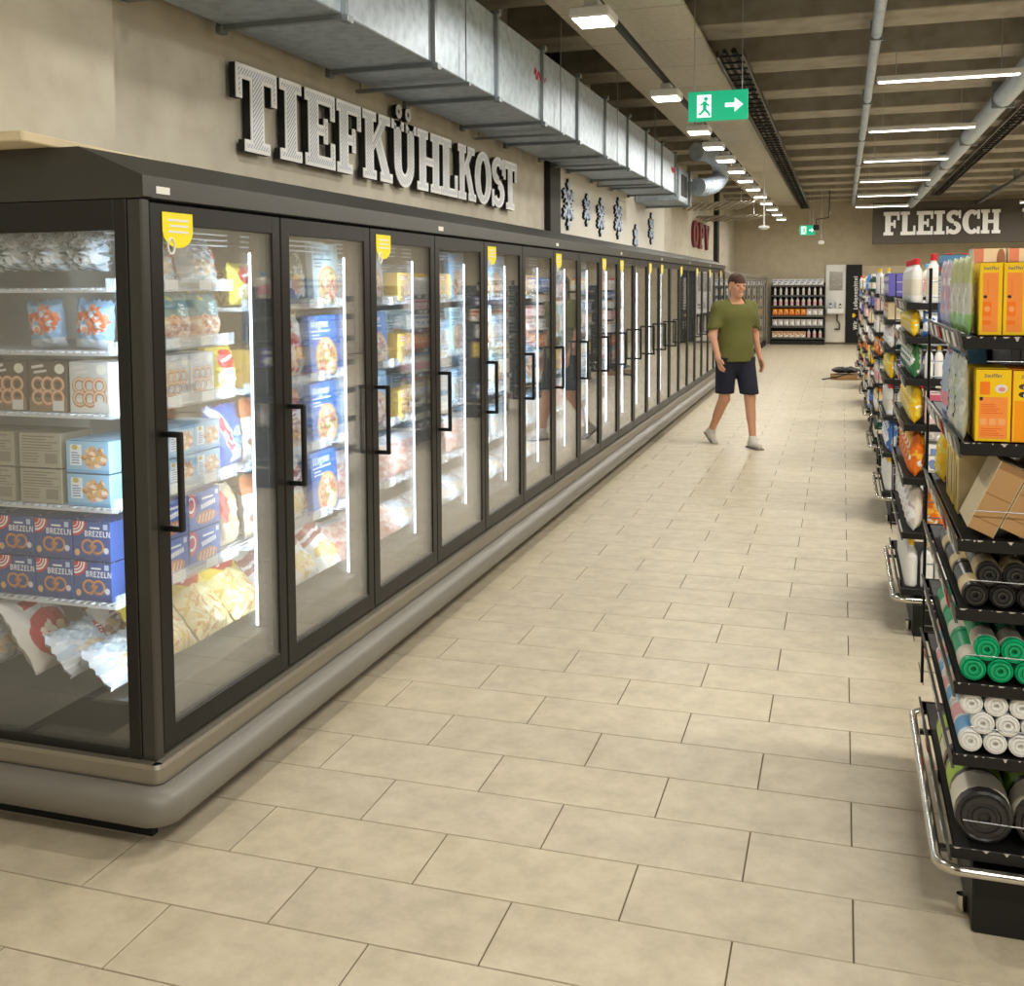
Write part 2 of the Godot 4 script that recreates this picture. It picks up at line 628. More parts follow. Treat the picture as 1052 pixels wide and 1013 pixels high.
func _floor_tiles():
	var fl := structure("floor", bx(M.grout, Vector3(ROOM_L - 0.2, -0.2, ROOM_BACK - 0.2), Vector3(ROOM_R + 0.2, -0.0035, ROOM_NEAR + 0.2)), "floor of beige stoneware tiles in half bond", "floor")
	var meshes := []
	for k in 4:
		var g := G.new()
		g.cbox(Vector3(0.0022, -0.006, 0.0022), Vector3(0.5978, 0.0, 0.2978), 0.0012)
		meshes.append(g.mesh(M["tile%d" % k]))
	var rest := [G.new(), G.new(), G.new(), G.new()]
	var r := RandomNumberGenerator.new()
	r.seed = 11
	for v in range(-96, 29):
		var z := -3.9927 + v * 0.3
		if z < ROOM_BACK or z + 0.3 > ROOM_NEAR:
			continue
		for u in range(-6, 34):
			if posmod(u, 2) != posmod(v, 2):
				continue
			var x := -1.4453 + u * 0.3
			if x + 0.6 > ROOM_R or x < ROOM_L:
				continue
			var k: int = [0, 0, 1, 2, 3][r.randi() % 5]
			if v <= 10 and z > -13.6 and x > -2.6 and x < 0.75:
				part(fl, "tile", meshes[k], Transform3D(Basis.IDENTITY, Vector3(x, 0, z)))
			else:
				rest[k].box(Vector3(x + 0.0022, -0.006, z + 0.0022), Vector3(x + 0.5978, 0, z + 0.2978), "xXYzZ")
	var am := ArrayMesh.new()
	for k in 4:
		rest[k].mesh(M["tile%d" % k], am)
	var o := part(fl, "far_tiles", am)
	o.set_meta("kind", "stuff")

# ---------------------------------------------------------------- freezers
func shelf_heights(door: int) -> Array:
	if door == 0:
		return [1.70, 1.50, 1.30, 1.0, 0.69]
	if door == 1:
		return [1.62, 1.30, 1.0, 0.69]
	return [1.62, 1.30, 1.0, 0.69]

func prof_normal(prof: Array, j: int) -> Vector2:
	var a: Vector2 = prof[(j - 1 + prof.size()) % prof.size()]
	var b: Vector2 = prof[j]
	var c: Vector2 = prof[(j + 1) % prof.size()]
	var m := Vector2(0.045, 0.13)
	var n1 := (b - a).normalized().orthogonal()
	var n2 := (c - b).normalized().orthogonal()
	var r := (n1 + n2).normalized()
	return r if r.dot(b - m) > 0 else -r

func sweep(g: G, path: Array, outw: Array, prof: Array, smooth := false):
	# prof: (out, height); path in plan with its outward directions
	for k in path.size() - 1:
		for j in prof.size():
			var p: Vector2 = prof[j]
			var q: Vector2 = prof[(j + 1) % prof.size()]
			var a: Vector3 = path[k] + outw[k] * p.x + Vector3(0, p.y, 0)
			var b: Vector3 = path[k + 1] + outw[k + 1] * p.x + Vector3(0, p.y, 0)
			var c: Vector3 = path[k + 1] + outw[k + 1] * q.x + Vector3(0, q.y, 0)
			var d: Vector3 = path[k] + outw[k] * q.x + Vector3(0, q.y, 0)
			if smooth:
				var s0 := g.v.size()
				g.quad(a, d, c, b)
				var np := prof_normal(prof, j)
				var nq := prof_normal(prof, (j + 1) % prof.size())
				g.n[s0] = (outw[k] * np.x + Vector3.UP * np.y).normalized()
				g.n[s0 + 3] = (outw[k + 1] * np.x + Vector3.UP * np.y).normalized()
				g.n[s0 + 2] = (outw[k + 1] * nq.x + Vector3.UP * nq.y).normalized()
				g.n[s0 + 1] = (outw[k] * nq.x + Vector3.UP * nq.y).normalized()
			else:
				g.quad(a, d, c, b)
	for e in [0, path.size() - 1]:
		var pts := []
		for p in prof:
			pts.append(path[e] + outw[e] * p.x + Vector3(0, p.y, 0))
		for j in range(1, pts.size() - 1):
			if e == 0:
				g.tri(pts[0], pts[j], pts[j + 1])
			else:
				g.tri(pts[0], pts[j + 1], pts[j])

const BUMPER := [Vector2(-0.01, 0.185), Vector2(0.05, 0.19), Vector2(0.082, 0.182), Vector2(0.1, 0.16), Vector2(0.106, 0.13), Vector2(0.1, 0.1), Vector2(0.084, 0.08), Vector2(0.05, 0.072), Vector2(-0.01, 0.075)]
const LEDGE := [Vector2(0.0, 0.19), Vector2(0.036, 0.192), Vector2(0.036, 0.2), Vector2(0.03, 0.236), Vector2(0.024, 0.248), Vector2(-0.02, 0.252)]

func _freezers():
	var wid := PITCH * 3
	# shared shapes
	var g := G.new()
	along_x(g, [Vector2(0.0, 1.978), Vector2(-0.014, 1.982), Vector2(-0.014, 2.046), Vector2(0.205, 2.138), Vector2(0.21, 2.14), Vector2(0.96, 2.14), Vector2(0.96, 1.978)], 0.0, wid)
	var canopy := g.mesh(M.steel_dark)
	g = G.new()
	g.box(Vector3(0, 0.06, -0.99), Vector3(wid, 2.1, -0.95))
	g.box(Vector3(0, 1.93, -0.95), Vector3(wid, 1.978, -0.04))
	g.box(Vector3(0, 0.30, -0.95), Vector3(wid, 0.36, -0.06))
	var liner := g.mesh(M.liner)
	g = G.new()
	g.cbox(Vector3(0, 0.25, -0.125), Vector3(wid, 0.415, -0.06), 0.006)
	var tub := g.mesh(M.tub)
	var plinth := bx(M.rubber, Vector3(0, 0.0, -0.95), Vector3(wid, 0.3, -0.05))
	# ledge and bumper: straight, and with the rounded corner round the glass end
	var plain := [[Vector3(0, 0, 0), Vector3(wid, 0, 0)], [Vector3(0, 0, 1), Vector3(0, 0, 1)]]
	var pth := [Vector3(-0.042, 0, -0.97), Vector3(-0.042, 0, -0.06)]
	var ow := [Vector3(-1, 0, 0), Vector3(-1, 0, 0)]
	for k in range(0, 13):
		var an := deg_to_rad(7.5 * k)
		pth.append(Vector3(-0.042, 0, -0.0) + Vector3(0, 0, 0))
		ow.append(Vector3(-cos(an), 0, sin(an)))
	pth.append(Vector3(wid, 0, 0))
	ow.append(Vector3(0, 0, 1))
	var bump := []
	var ledge := []
	for s in [[pth, ow], plain]:
		g = G.new()
		sweep(g, s[0], s[1], BUMPER, true)
		bump.append(g.mesh(M.bumper))
		g = G.new()
		sweep(g, s[0], s[1], LEDGE)
		ledge.append(g.mesh(M.steel_base))
	g = G.new()
	g.cbox(Vector3(-0.03, 0.36, -0.118), Vector3(0.03, 1.935, -0.045), 0.004)
	var mull := g.mesh(M.black_trim)
	g = G.new()
	g.cbox(Vector3(-0.03, 0.36, -0.118), Vector3(-0.0005, 1.935, -0.045), 0.004)
	var mull_a := g.mesh(M.black_trim)
	g = G.new()
	g.cbox(Vector3(0.0005, 0.36, -0.118), Vector3(0.03, 1.935, -0.045), 0.004)
	var mull_b := g.mesh(M.black_trim)
	var led := bx(M.led, Vector3(-0.036, 0.42, -0.118), Vector3(-0.0302, 1.84, -0.108), 0.002)
	var led2 := bx(M.led, Vector3(0.0302, 0.42, -0.118), Vector3(0.036, 1.84, -0.108), 0.002)
	g = G.new()
	for y in [1.865, 1.885, 1.905]:
		g.tube([Vector3(0.05, y, -0.2), Vector3(PITCH - 0.05, y, -0.2)], 0.0045, 6)
	var grille := g.mesh(M.wire)
	var shelf_m := {}
	g = G.new()
	g.box(Vector3(0.035, -0.012, -0.93), Vector3(PITCH - 0.035, 0.0, -0.915))
	for k in 24:
		g.box(Vector3(0.035, -0.006, -0.2 - 0.03 * k), Vector3(PITCH - 0.035, 0.0, -0.19 - 0.03 * k), "xXyYzZ")
	for k in 5:
		var x := 0.035 + (PITCH - 0.076) * k / 4.0
		g.box(Vector3(x, -0.014, -0.92), Vector3(x + 0.006, -0.006, -0.19))
	var shelf := g.mesh(M.shelf_white)
	var rail := bx(M.rail_clear, Vector3(0.035, -0.014, -0.19), Vector3(PITCH - 0.035, 0.03, -0.184))
	var tag := bx(M.price, Vector3(0, -0.008, -0.183), Vector3(0.075, 0.026, -0.181))
	# door frame
	var dw := PITCH - 0.006
	g = G.new()
	g.cbox(Vector3(0.0, 0.258, -0.036), Vector3(0.068, 1.972, 0), 0.004)
	g.cbox(Vector3(dw - 0.06, 0.258, -0.036), Vector3(dw, 1.972, 0), 0.004)
	g.cbox(Vector3(0.0, 1.905, -0.036), Vector3(dw, 1.972, -0.0005), 0.004)
	g.cbox(Vector3(0.0, 0.258, -0.036), Vector3(dw, 0.335, -0.0005), 0.004)
	var frame := g.mesh(M.frame)
	var pane := BoxMesh.new()
	pane.size = Vector3(dw - 0.126, 1.572, 0.004)
	pane.material = M.pane
	g = G.new()
	g.cbox(Vector3(0.027, 0.955, 0.052), Vector3(0.047, 1.268, 0.07), 0.004)
	for y in [0.955, 1.25]:
		g.cbox(Vector3(0.028, y, -0.002), Vector3(0.046, y + 0.018, 0.06), 0.003)
	var handle := g.mesh(M.handle)
	# yellow flag-shaped sticker with its hook and lines of print
	var flag := PackedVector2Array([Vector2(0.062, 1.945), Vector2(0.062, 1.885)])
	for k in 9:
		var an := PI + PI * k / 8.0
		flag.append(Vector2(0.144 + 0.082 * cos(an), 1.885 + 0.05 * sin(an)))
	flag.append(Vector2(0.226, 1.945))
	g = G.new()
	g.prism(flag, 0.001, 0.003)
	var stick := g.mesh(M.sticker_yellow)
	g = G.new()
	for e in [[0.09, 1.918, 0.11], [0.1, 1.9, 0.1], [0.09, 1.882, 0.11]]:
		g.box(Vector3(e[0], e[1], 0.003), Vector3(e[0] + e[2], e[1] + 0.007, 0.0035))
	var ring := []
	for k in 14:
		ring.append(Vector3(0.105 + 0.018 * cos(TAU * k / 14.0), 1.84 + 0.024 * sin(TAU * k / 14.0), 0.003))
	g.tube(ring, 0.004, 6, true)
	var sprint := g.mesh(M.white)
	var flagged := [0, 2, 4, 6, 8, 9, 11, 12, 14, 16, 18, 20]
	var nth := ["first", "second", "third", "fourth", "fifth", "sixth", "seventh"]

	for m in MODULES:
		var label := "dark upright glass-door freezer, %s unit of the row from the glass end" % nth[m]
		var o := thing("upright_freezer", label, "freezer", xf(Vector3(RUN_X, 0, RUN_Z - wid * m), PI / 2), "freezers in a row along the wall")
		part(o, "canopy", canopy, Transform3D.IDENTITY, "dark steel canopy above the doors")
		part(o, "inner_lining", liner)
		part(o, "deck_front", tub)
		part(o, "plinth", plinth)
		part(o, "bumper_rail", bump[0 if m == 0 else 1], Transform3D.IDENTITY, "rounded grey bumper rail")
		part(o, "base_ledge", ledge[0 if m == 0 else 1])
		part(o, "name_plate", bx(M.price, Vector3(0.02, 1.996, 0.014), Vector3(0.09, 2.018, 0.0155)))
		for k in 3:
			var d := m * 3 + k
			var bay := Transform3D(Basis.IDENTITY, Vector3(PITCH * k, 0, 0))
			var mu := part(o, "mullion", mull if k < 2 else mull_a, Transform3D(Basis.IDENTITY, Vector3(PITCH * (k + 1), 0, 0)))
			part(mu, "led_strip", led, Transform3D.IDENTITY, "bright white LED strip")
			if k < 2:
				part(mu, "led_strip", led2, Transform3D.IDENTITY, "bright white LED strip")
			if k == 0 and m > 0:
				var mb := part(o, "mullion", mull_b)
				part(mb, "led_strip", led2, Transform3D.IDENTITY, "bright white LED strip")
			area_light("led_glow", o, Vector3(PITCH * (k + 1), 1.13, -0.122), Vector3(0, 0, -1), Vector2(0.05, 1.42), LED_LIGHT, Color(0.84, 0.93, 1.0))
			part(o, "air_grille", grille, bay)
			for y in shelf_heights(d):
				var s := part(o, "shelf", shelf, bay.translated(Vector3(0, y + 0.012, 0)))
				part(s, "price_rail", rail)
				if d < 6:
					for q in 3:
						part(s, "price_tag", tag, Transform3D(Basis.IDENTITY, Vector3(0.07 + 0.24 * q + 0.03 * ((d + q) % 2), 0, 0)))
			var dr := part(o, "door", frame, bay.translated(Vector3(0.003, 0, 0)), "dark framed glass door")
			for z in ([-0.007, -0.018, -0.029] if d < 4 else [-0.009, -0.025] if d < 7 else [-0.012]):
				part(dr, "pane", pane, Transform3D(Basis.IDENTITY, Vector3(0.068 + (dw - 0.128) / 2, 1.12, z)))
			part(dr, "handle", handle, Transform3D.IDENTITY, "black bow handle")
			if d in flagged:
				part(dr, "sticker", stick, Transform3D.IDENTITY, "yellow flag-shaped sticker")
				part(dr, "sticker_print", sprint)
		if m == 0:
			_glass_end(o)

func _glass_end(o: Node3D):
	var g := G.new()
	g.cbox(Vector3(-0.042, 0.24, -0.05), Vector3(0.0, 1.98, 0.003), 0.005)
	part(o, "corner_post", g.mesh(M.steel_dark))
	g = G.new()
	g.cbox(Vector3(-0.044, 0.19, -0.095), Vector3(-0.004, 1.98, -0.05), 0.003)
	g.cbox(Vector3(-0.044, 0.19, -0.98), Vector3(-0.004, 1.98, -0.9), 0.003)
	g.cbox(Vector3(-0.044, 1.885, -0.9), Vector3(-0.004, 1.98, -0.095), 0.003)
	g.cbox(Vector3(-0.044, 0.19, -0.9), Vector3(-0.004, 0.275, -0.095), 0.003)
	part(o, "end_frame", g.mesh(M.black_trim), Transform3D.IDENTITY, "black frame of the glass end")
	var pn := BoxMesh.new()
	pn.size = Vector3(0.004, 1.612, 0.807)
	pn.material = M.pane
	for x in [-0.036, -0.014]:
		part(o, "end_pane", pn, Transform3D(Basis.IDENTITY, Vector3(x, 1.08, -0.4975)))
	g = G.new()
	along_x(g, [Vector2(0.0, 1.98), Vector2(-0.014, 1.984), Vector2(-0.014, 2.046), Vector2(0.205, 2.138), Vector2(0.21, 2.14), Vector2(0.96, 2.14), Vector2(0.96, 1.98)], -0.046, 0.0)
	part(o, "canopy_end", g.mesh(M.steel_dark))
	part(o, "plinth_end", bx(M.rubber, Vector3(-0.03, 0.0, -0.95), Vector3(0.0, 0.19, -0.03)))
	part(o, "deck_end", bx(M.tub, Vector3(-0.002, 0.25, -0.95), Vector3(0.02, 0.41, -0.06)))
	var led := bx(M.led, Vector3(0.004, 0.42, -0.112), Vector3(0.014, 1.84, -0.098), 0.003)
	part(o, "led_strip", led, Transform3D.IDENTITY, "bright white LED strip")
	area_light("led_glow", o, Vector3(0.02, 1.13, -0.115), Vector3(1, 0, -1), Vector2(0.02, 1.42), LED_LIGHT * 0.6, Color(0.84, 0.93, 1.0))

# ---------------------------------------------------------------- slab letters
func rc(a: float, b: float, c: float, d: float) -> PackedVector2Array:
	return PackedVector2Array([Vector2(a, b), Vector2(c, b), Vector2(c, d), Vector2(a, d)])

func arc(cx: float, cy: float, ro: Vector2, ri: Vector2, a0: float, a1: float, nn: int) -> Array:
	var out := []
	for k in nn:
		var a := deg_to_rad(lerpf(a0, a1, float(k) / nn))
		var b := deg_to_rad(lerpf(a0, a1, float(k + 1) / nn))
		var c := Vector2(cx, cy)
		out.append(PackedVector2Array([c + ro * Vector2(cos(a), sin(a)), c + ro * Vector2(cos(b), sin(b)), c + ri * Vector2(cos(b), sin(b)), c + ri * Vector2(cos(a), sin(a))]))
	return out

# pieces of one slab letter, cap height 1, all edges drawn in by e
func glyph(ch: String, e := 0.0) -> Array:
	var p := []
	match ch:
		"T":
			p = [rc(0, .83, .95, 1), rc(0, .6, .13, 1), rc(.82, .6, .95, 1), rc(.32, 0, .63, 1), rc(.18, 0, .77, .14)]
		"I":
			p = [rc(0, .86, .56, 1), rc(.13, 0, .43, 1), rc(0, 0, .56, .14)]
		"E":
			p = [rc(0, .84, .88, 1), rc(.09, 0, .38, 1), rc(0, 0, .88, .16), rc(.75, .66, .88, 1), rc(.75, 0, .88, .36), rc(.2, .43, .62, .57), rc(.54, .33, .66, .67)]
		"F":
			p = [rc(0, .84, .84, 1), rc(.09, 0, .38, 1), rc(0, 0, .52, .14), rc(.71, .64, .84, 1), rc(.2, .41, .6, .55), rc(.52, .31, .64, .65)]
		"K":
			p = [rc(.09, 0, .37, 1), rc(0, 0, .47, .14), rc(0, .86, .47, 1), rc(.58, .86, 1.0, 1), rc(.62, 0, 1.08, .14)]
			p.append(PackedVector2Array([Vector2(.3 + e, .36 + 1.4 * e), Vector2(.93 - 1.4 * e, .95 - e), Vector2(.68 + e, .95 - e), Vector2(.3 + e, .58 - 1.2 * e)]))
			p.append(PackedVector2Array([Vector2(.72 + 1.2 * e, .05 + e), Vector2(1.02 - 1.2 * e, .05 + e), Vector2(.63 - e, .68 - 1.6 * e), Vector2(.46 + e, .5)]))
		"U", "Ü":
			p = [rc(.1, .36 - e, .36, 1), rc(0, .86, .47, 1), rc(.62, .36 - e, .88, 1), rc(.57, .86, .98, 1)]
			for q in arc(.49, .36, Vector2(.39 - e, .38 - e), Vector2(.13 + e, .17 + e), 180, 360, 12):
				p.append(q)
			if ch == "Ü":
				for cx in [.29, .66]:
					for q in arc(cx, 1.15, Vector2(.11 - e, .11 - e), Vector2(.04 + e * .4, .04 + e * .4), 0, 360, 12):
						p.append(q)
		"H":
			p = [rc(.09, 0, .37, 1), rc(0, 0, .46, .14), rc(0, .86, .46, 1), rc(.67, 0, .95, 1), rc(.58, 0, 1.04, .14), rc(.58, .86, 1.04, 1), rc(.2, .43, .8, .57)]
		"L":
			p = [rc(.09, 0, .38, 1), rc(0, .86, .5, 1), rc(0, 0, .82, .15), rc(.69, 0, .82, .4)]
		"O", "G":
			p = arc(.46, .5, Vector2(.46 - e, .51 - e), Vector2(.17 + e, .34 + e), 0, 360, 22)
		"C":
			p = arc(.46, .5, Vector2(.46 - e, .51 - e), Vector2(.17 + e, .34 + e), 48, 312, 18)
			p.append_array([rc(.7, .62, .84, 1), rc(.7, 0, .84, .3)])
		"S":
			p = arc(.42, .73, Vector2(.4 - e, .28 - e), Vector2(.13 + e, .1 + e), 20, 270, 14)
			p.append_array(arc(.42, .27, Vector2(.4 - e, .28 - e), Vector2(.13 + e, .1 + e), -160, 90, 14))
			p.append_array([rc(.68, .66, .8, 1), rc(.03, 0, .15, .34)])
		"W":
			p = [rc(0, .86, .42, 1), rc(.5, .86, .86, 1), rc(.94, .86, 1.36, 1)]
			for q in [[.1, .36, .32, .56], [.58, .8, .32, .52], [.56, .82, .84, 1.06], [1.04, 1.26, .84, 1.04]]:
				p.append(PackedVector2Array([Vector2(q[2] + e, e), Vector2(q[3] - e, e), Vector2(q[1] - e, .95), Vector2(q[0] + e, .95)]))
		"P":
			p = [rc(.09, 0, .37, 1), rc(0, 0, .5, .14), rc(0, .86, .5, 1)]
			p.append_array(arc(.45, .7, Vector2(.4 - e, .3 - e), Vector2(.13 + e, .14 + e), -90, 90, 10))
		"V":
			p = [rc(0, .86, .45, 1), rc(.6, .86, 1.0, 1)]
			p.append(PackedVector2Array([Vector2(.4 + e, e), Vector2(.62 - e, e), Vector2(.36 - e, .95), Vector2(.08 + e, .95)]))
			p.append(PackedVector2Array([Vector2(.4 + e, e), Vector2(.62 - e, e), Vector2(.92 - e, .95), Vector2(.7 + e, .95)]))
	if e > 0:
		for k in p.size():
			var q: PackedVector2Array = p[k]
			if q.size() == 4 and q[0].y == q[1].y and q[2].y == q[3].y and q[0].x == q[3].x and q[1].x == q[2].x:
				p[k] = rc(q[0].x + e, q[0].y + e, q[2].x - e, q[2].y - e)
	return p

# pieces joined into outlines that do not overlap; left as they are where a hole would open
func joined_pieces(ps: Array) -> Array:
	var out := []
	for q in ps:
		var cur: PackedVector2Array = q
		if Geometry2D.is_polygon_clockwise(cur):
			cur = cur.duplicate()
			cur.reverse()
		var todo := [cur]
		var changed := true
		while changed:
			changed = false
			for k in out.size():
				var r := Geometry2D.merge_polygons(out[k], todo[0])
				var solid := []
				var holes := false
				for w in r:
					if Geometry2D.is_polygon_clockwise(w):
						holes = holes or w.size() > 2
					else:
						solid.append(w)
				if holes:
					return ps
				if solid.size() == 1:
					todo = [solid[0]]
					out.remove_at(k)
					changed = true
					break
		out.append(todo[0])
	for w in out:
		if Geometry2D.triangulate_polygon(w).is_empty():
			return ps
	return out

func letter_meshes(ch: String, wid: float, high: float, deep: float, rim: float, hatch: bool) -> Array:
	var sc := Vector2(wid, high)
	var out := []
	var full := glyph(ch)
	var xm := 0.0
	for q in full:
		for pt in q:
			xm = maxf(xm, pt.x)
	sc.x = wid / xm
	var g := G.new()
	var g2 := G.new()
	full = joined_pieces(full)
	for q in full:
		var s := PackedVector2Array()
		for pt in q:
			s.append(pt * sc)
		g.prism(s, 0.0, deep, Transform3D.IDENTITY, false)
		g2.prism(s, deep, deep + 0.006, Transform3D.IDENTITY, false)
	out.append(g)
	out.append(g2)
	var inner := []
	for q in joined_pieces(glyph(ch, rim / high)):
		var s := PackedVector2Array()
		for pt in q:
			s.append(pt * sc)
		inner.append(s)
	var g3 := G.new()
	for s in inner:
		g3.prism(s, deep + 0.006, deep + 0.007, Transform3D.IDENTITY, false)
	out.append(g3)
	var g4 := G.new()
	if hatch:
		var step := 0.026
		for k in range(-60, 60):
			var o := k * step
			var stripe := PackedVector2Array([Vector2(-0.2, o - 0.2), Vector2(1.4, o + 1.4), Vector2(1.4, o + 1.4 + step * 0.55), Vector2(-0.2, o - 0.2 + step * 0.55)])
			for s in inner:
				var b := Rect2(s[0], Vector2.ZERO)
				for pt in s:
					b = b.expand(pt)
				if o + b.position.x > b.end.y + 0.02 or o + step + b.end.x < b.position.y - 0.02:
					continue
				for c in Geometry2D.intersect_polygons(s, stripe):
					if c.size() >= 3:
						g4.prism(c, deep + 0.007, deep + 0.008, Transform3D.IDENTITY, false)
	out.append(g4)
	return out

func _sign_letters():
	var o := thing("wall_lettering", "large white hatched slab letters reading TIEFKÜHLKOST on the concrete wall", "sign", xf(Vector3(-2.975, 2.415, -4.94), PI / 2))
	var at := [["T", 0.0, .42], ["I", .455, .25], ["E", .75, .385], ["F", 1.165, .35], ["K", 1.545, .48], ["Ü", 2.02, .45], ["H", 2.49, .49], ["L", 2.99, .37], ["K", 3.38, .44], ["O", 3.8, .45], ["S", 4.26, .38], ["T", 4.62, .41]]
	for a in at:
		var mm := letter_meshes(a[0], a[2], 0.44, 0.036, 0.02, true)
		var l := part(o, "letter", mm[0].mesh(M.letter_dark), Transform3D(Basis.IDENTITY, Vector3(a[1], 0, 0)), "letter %s with dark sides and white hatched face" % a[0])
		part(l, "letter_rim", mm[1].mesh(M.letter_white))
		part(l, "letter_face", mm[2].mesh(M.letter_face))
		part(l, "hatching", mm[3].mesh(M.letter_white)).set_meta("kind", "stuff")

func flake(g: G, r: float, z0: float, z1: float):
	var ps := []
	for k in 6:
		var a := TAU * k / 6.0 + PI / 6
		var arm := [PackedVector2Array([Vector2(0, -.07 * r), Vector2(r * .96, -.055 * r), Vector2(r, 0), Vector2(r * .96, .055 * r), Vector2(0, .07 * r)])]
		for q in [[.36, .26], [.64, .26]]:
			for s in [-1.0, 1.0]:
				var p := Vector2(q[0] * r, 0)
				var d: Vector2 = Vector2(cos(0.95), s * sin(0.95)) * q[1] * r
				var nn: Vector2 = d.normalized().orthogonal() * .05 * r
				arm.append(PackedVector2Array([p - nn, p + d - nn, p + d * 1.12, p + d + nn, p + nn]))
		for w in arm:
			ps.append(Transform2D(a, Vector2.ZERO) * (w as PackedVector2Array))
	for w in joined_pieces(ps):
		g.prism(w, z0, z1)

func _wall_things():
	solo("wall_board", bx(M.board_white, Vector3(-2.985, 2.142, -19.2), Vector3(-2.965, 3.06, -11.7), 0.004), "long white board on the wall behind the snowflakes", "board")
	var fl := [[2.62, -12.05, .29, "largest snowflake next to the black column"], [2.62, -13.0, .2, "small snowflake, second from the black column"], [2.58, -13.8, .25, "snowflake, third from the black column"], [2.63, -14.95, .29, "big snowflake, fourth from the black column"], [2.42, -16.3, .2, "small low snowflake, fifth from the black column"], [2.62, -17.7, .26, "snowflake farthest from the black column"]]
	for f in fl:
		var r: float = f[2]
		var g := G.new()
		flake(g, r, 0.0, 0.028)
		var g2 := G.new()
		flake(g2, r, 0.028, 0.034)
		var o := thing("snowflake_ornament", "pale blue " + f[3] + " on the white board", "ornament", xf(Vector3(-2.963, f[0], f[1]), PI / 2), "snowflakes on the white board")
		part(o, "snowflake_back", g.mesh(M.letter_dark))
		part(o, "snowflake_face", g2.mesh(M.snow_blue))
	var o := thing("wall_lettering", "dark red letters on the beige wall beyond the snowflakes", "sign", xf(Vector3(-2.99, 2.5, -23.0), PI / 2))
	var k := 0
	for ch in ["O", "P", "V"]:
		var mm := letter_meshes(ch, .8, .56, .05, .03, false)
		part(o, "letter", mm[0].mesh(M.red_letter), Transform3D(Basis.IDENTITY, Vector3(k * 1.05, 0, 0)))
		k += 1
	# flattened cardboard lying on the freezer roof
	solo("cardboard_sheet", bx(M.pallet_paper, Vector3(-0.3, 0, -0.5), Vector3(0.3, 0.03, 0.45), 0.004), "flat pale cardboard sheet lying on the freezer roof", "cardboard", xf(Vector3(-2.62, 2.142, -3.05), 0.1))
	# lettering over the meat counter
	structure("trim_4", bx(M.ceiling_dark, Vector3(0.75, 2.75, -31.3), Vector3(7.8, 3.85, -31.1), 0.01), "dark fascia board over the meat counter", "fascia")
	o = thing("counter_lettering", "white slab letters reading FLEISCH on the dark fascia", "sign", xf(Vector3(1.02, 2.98, -31.098)))
	var x := 0.0
	for a in [["F", .4], ["L", .37], ["E", .4], ["I", .26], ["S", .37], ["C", .42], ["H", .46]]:
		var mm := letter_meshes(a[0], a[1], 0.62, 0.05, 0.03, false)
		var l := part(o, "letter", mm[0].mesh(M.letter_dark), Transform3D(Basis.IDENTITY, Vector3(x, 0, 0)))
		part(l, "letter_rim", mm[1].mesh(M.letter_white))
		x += a[1] + .025
	o = thing("counter_lettering", "single white slab letter W on the dark fascia", "sign", xf(Vector3(4.35, 2.98, -31.098)))
	var mw := letter_meshes("W", .8, 0.62, 0.05, 0.03, false)
	var lw := part(o, "letter", mw[0].mesh(M.letter_dark))
	part(lw, "letter_rim", mw[1].mesh(M.letter_white))

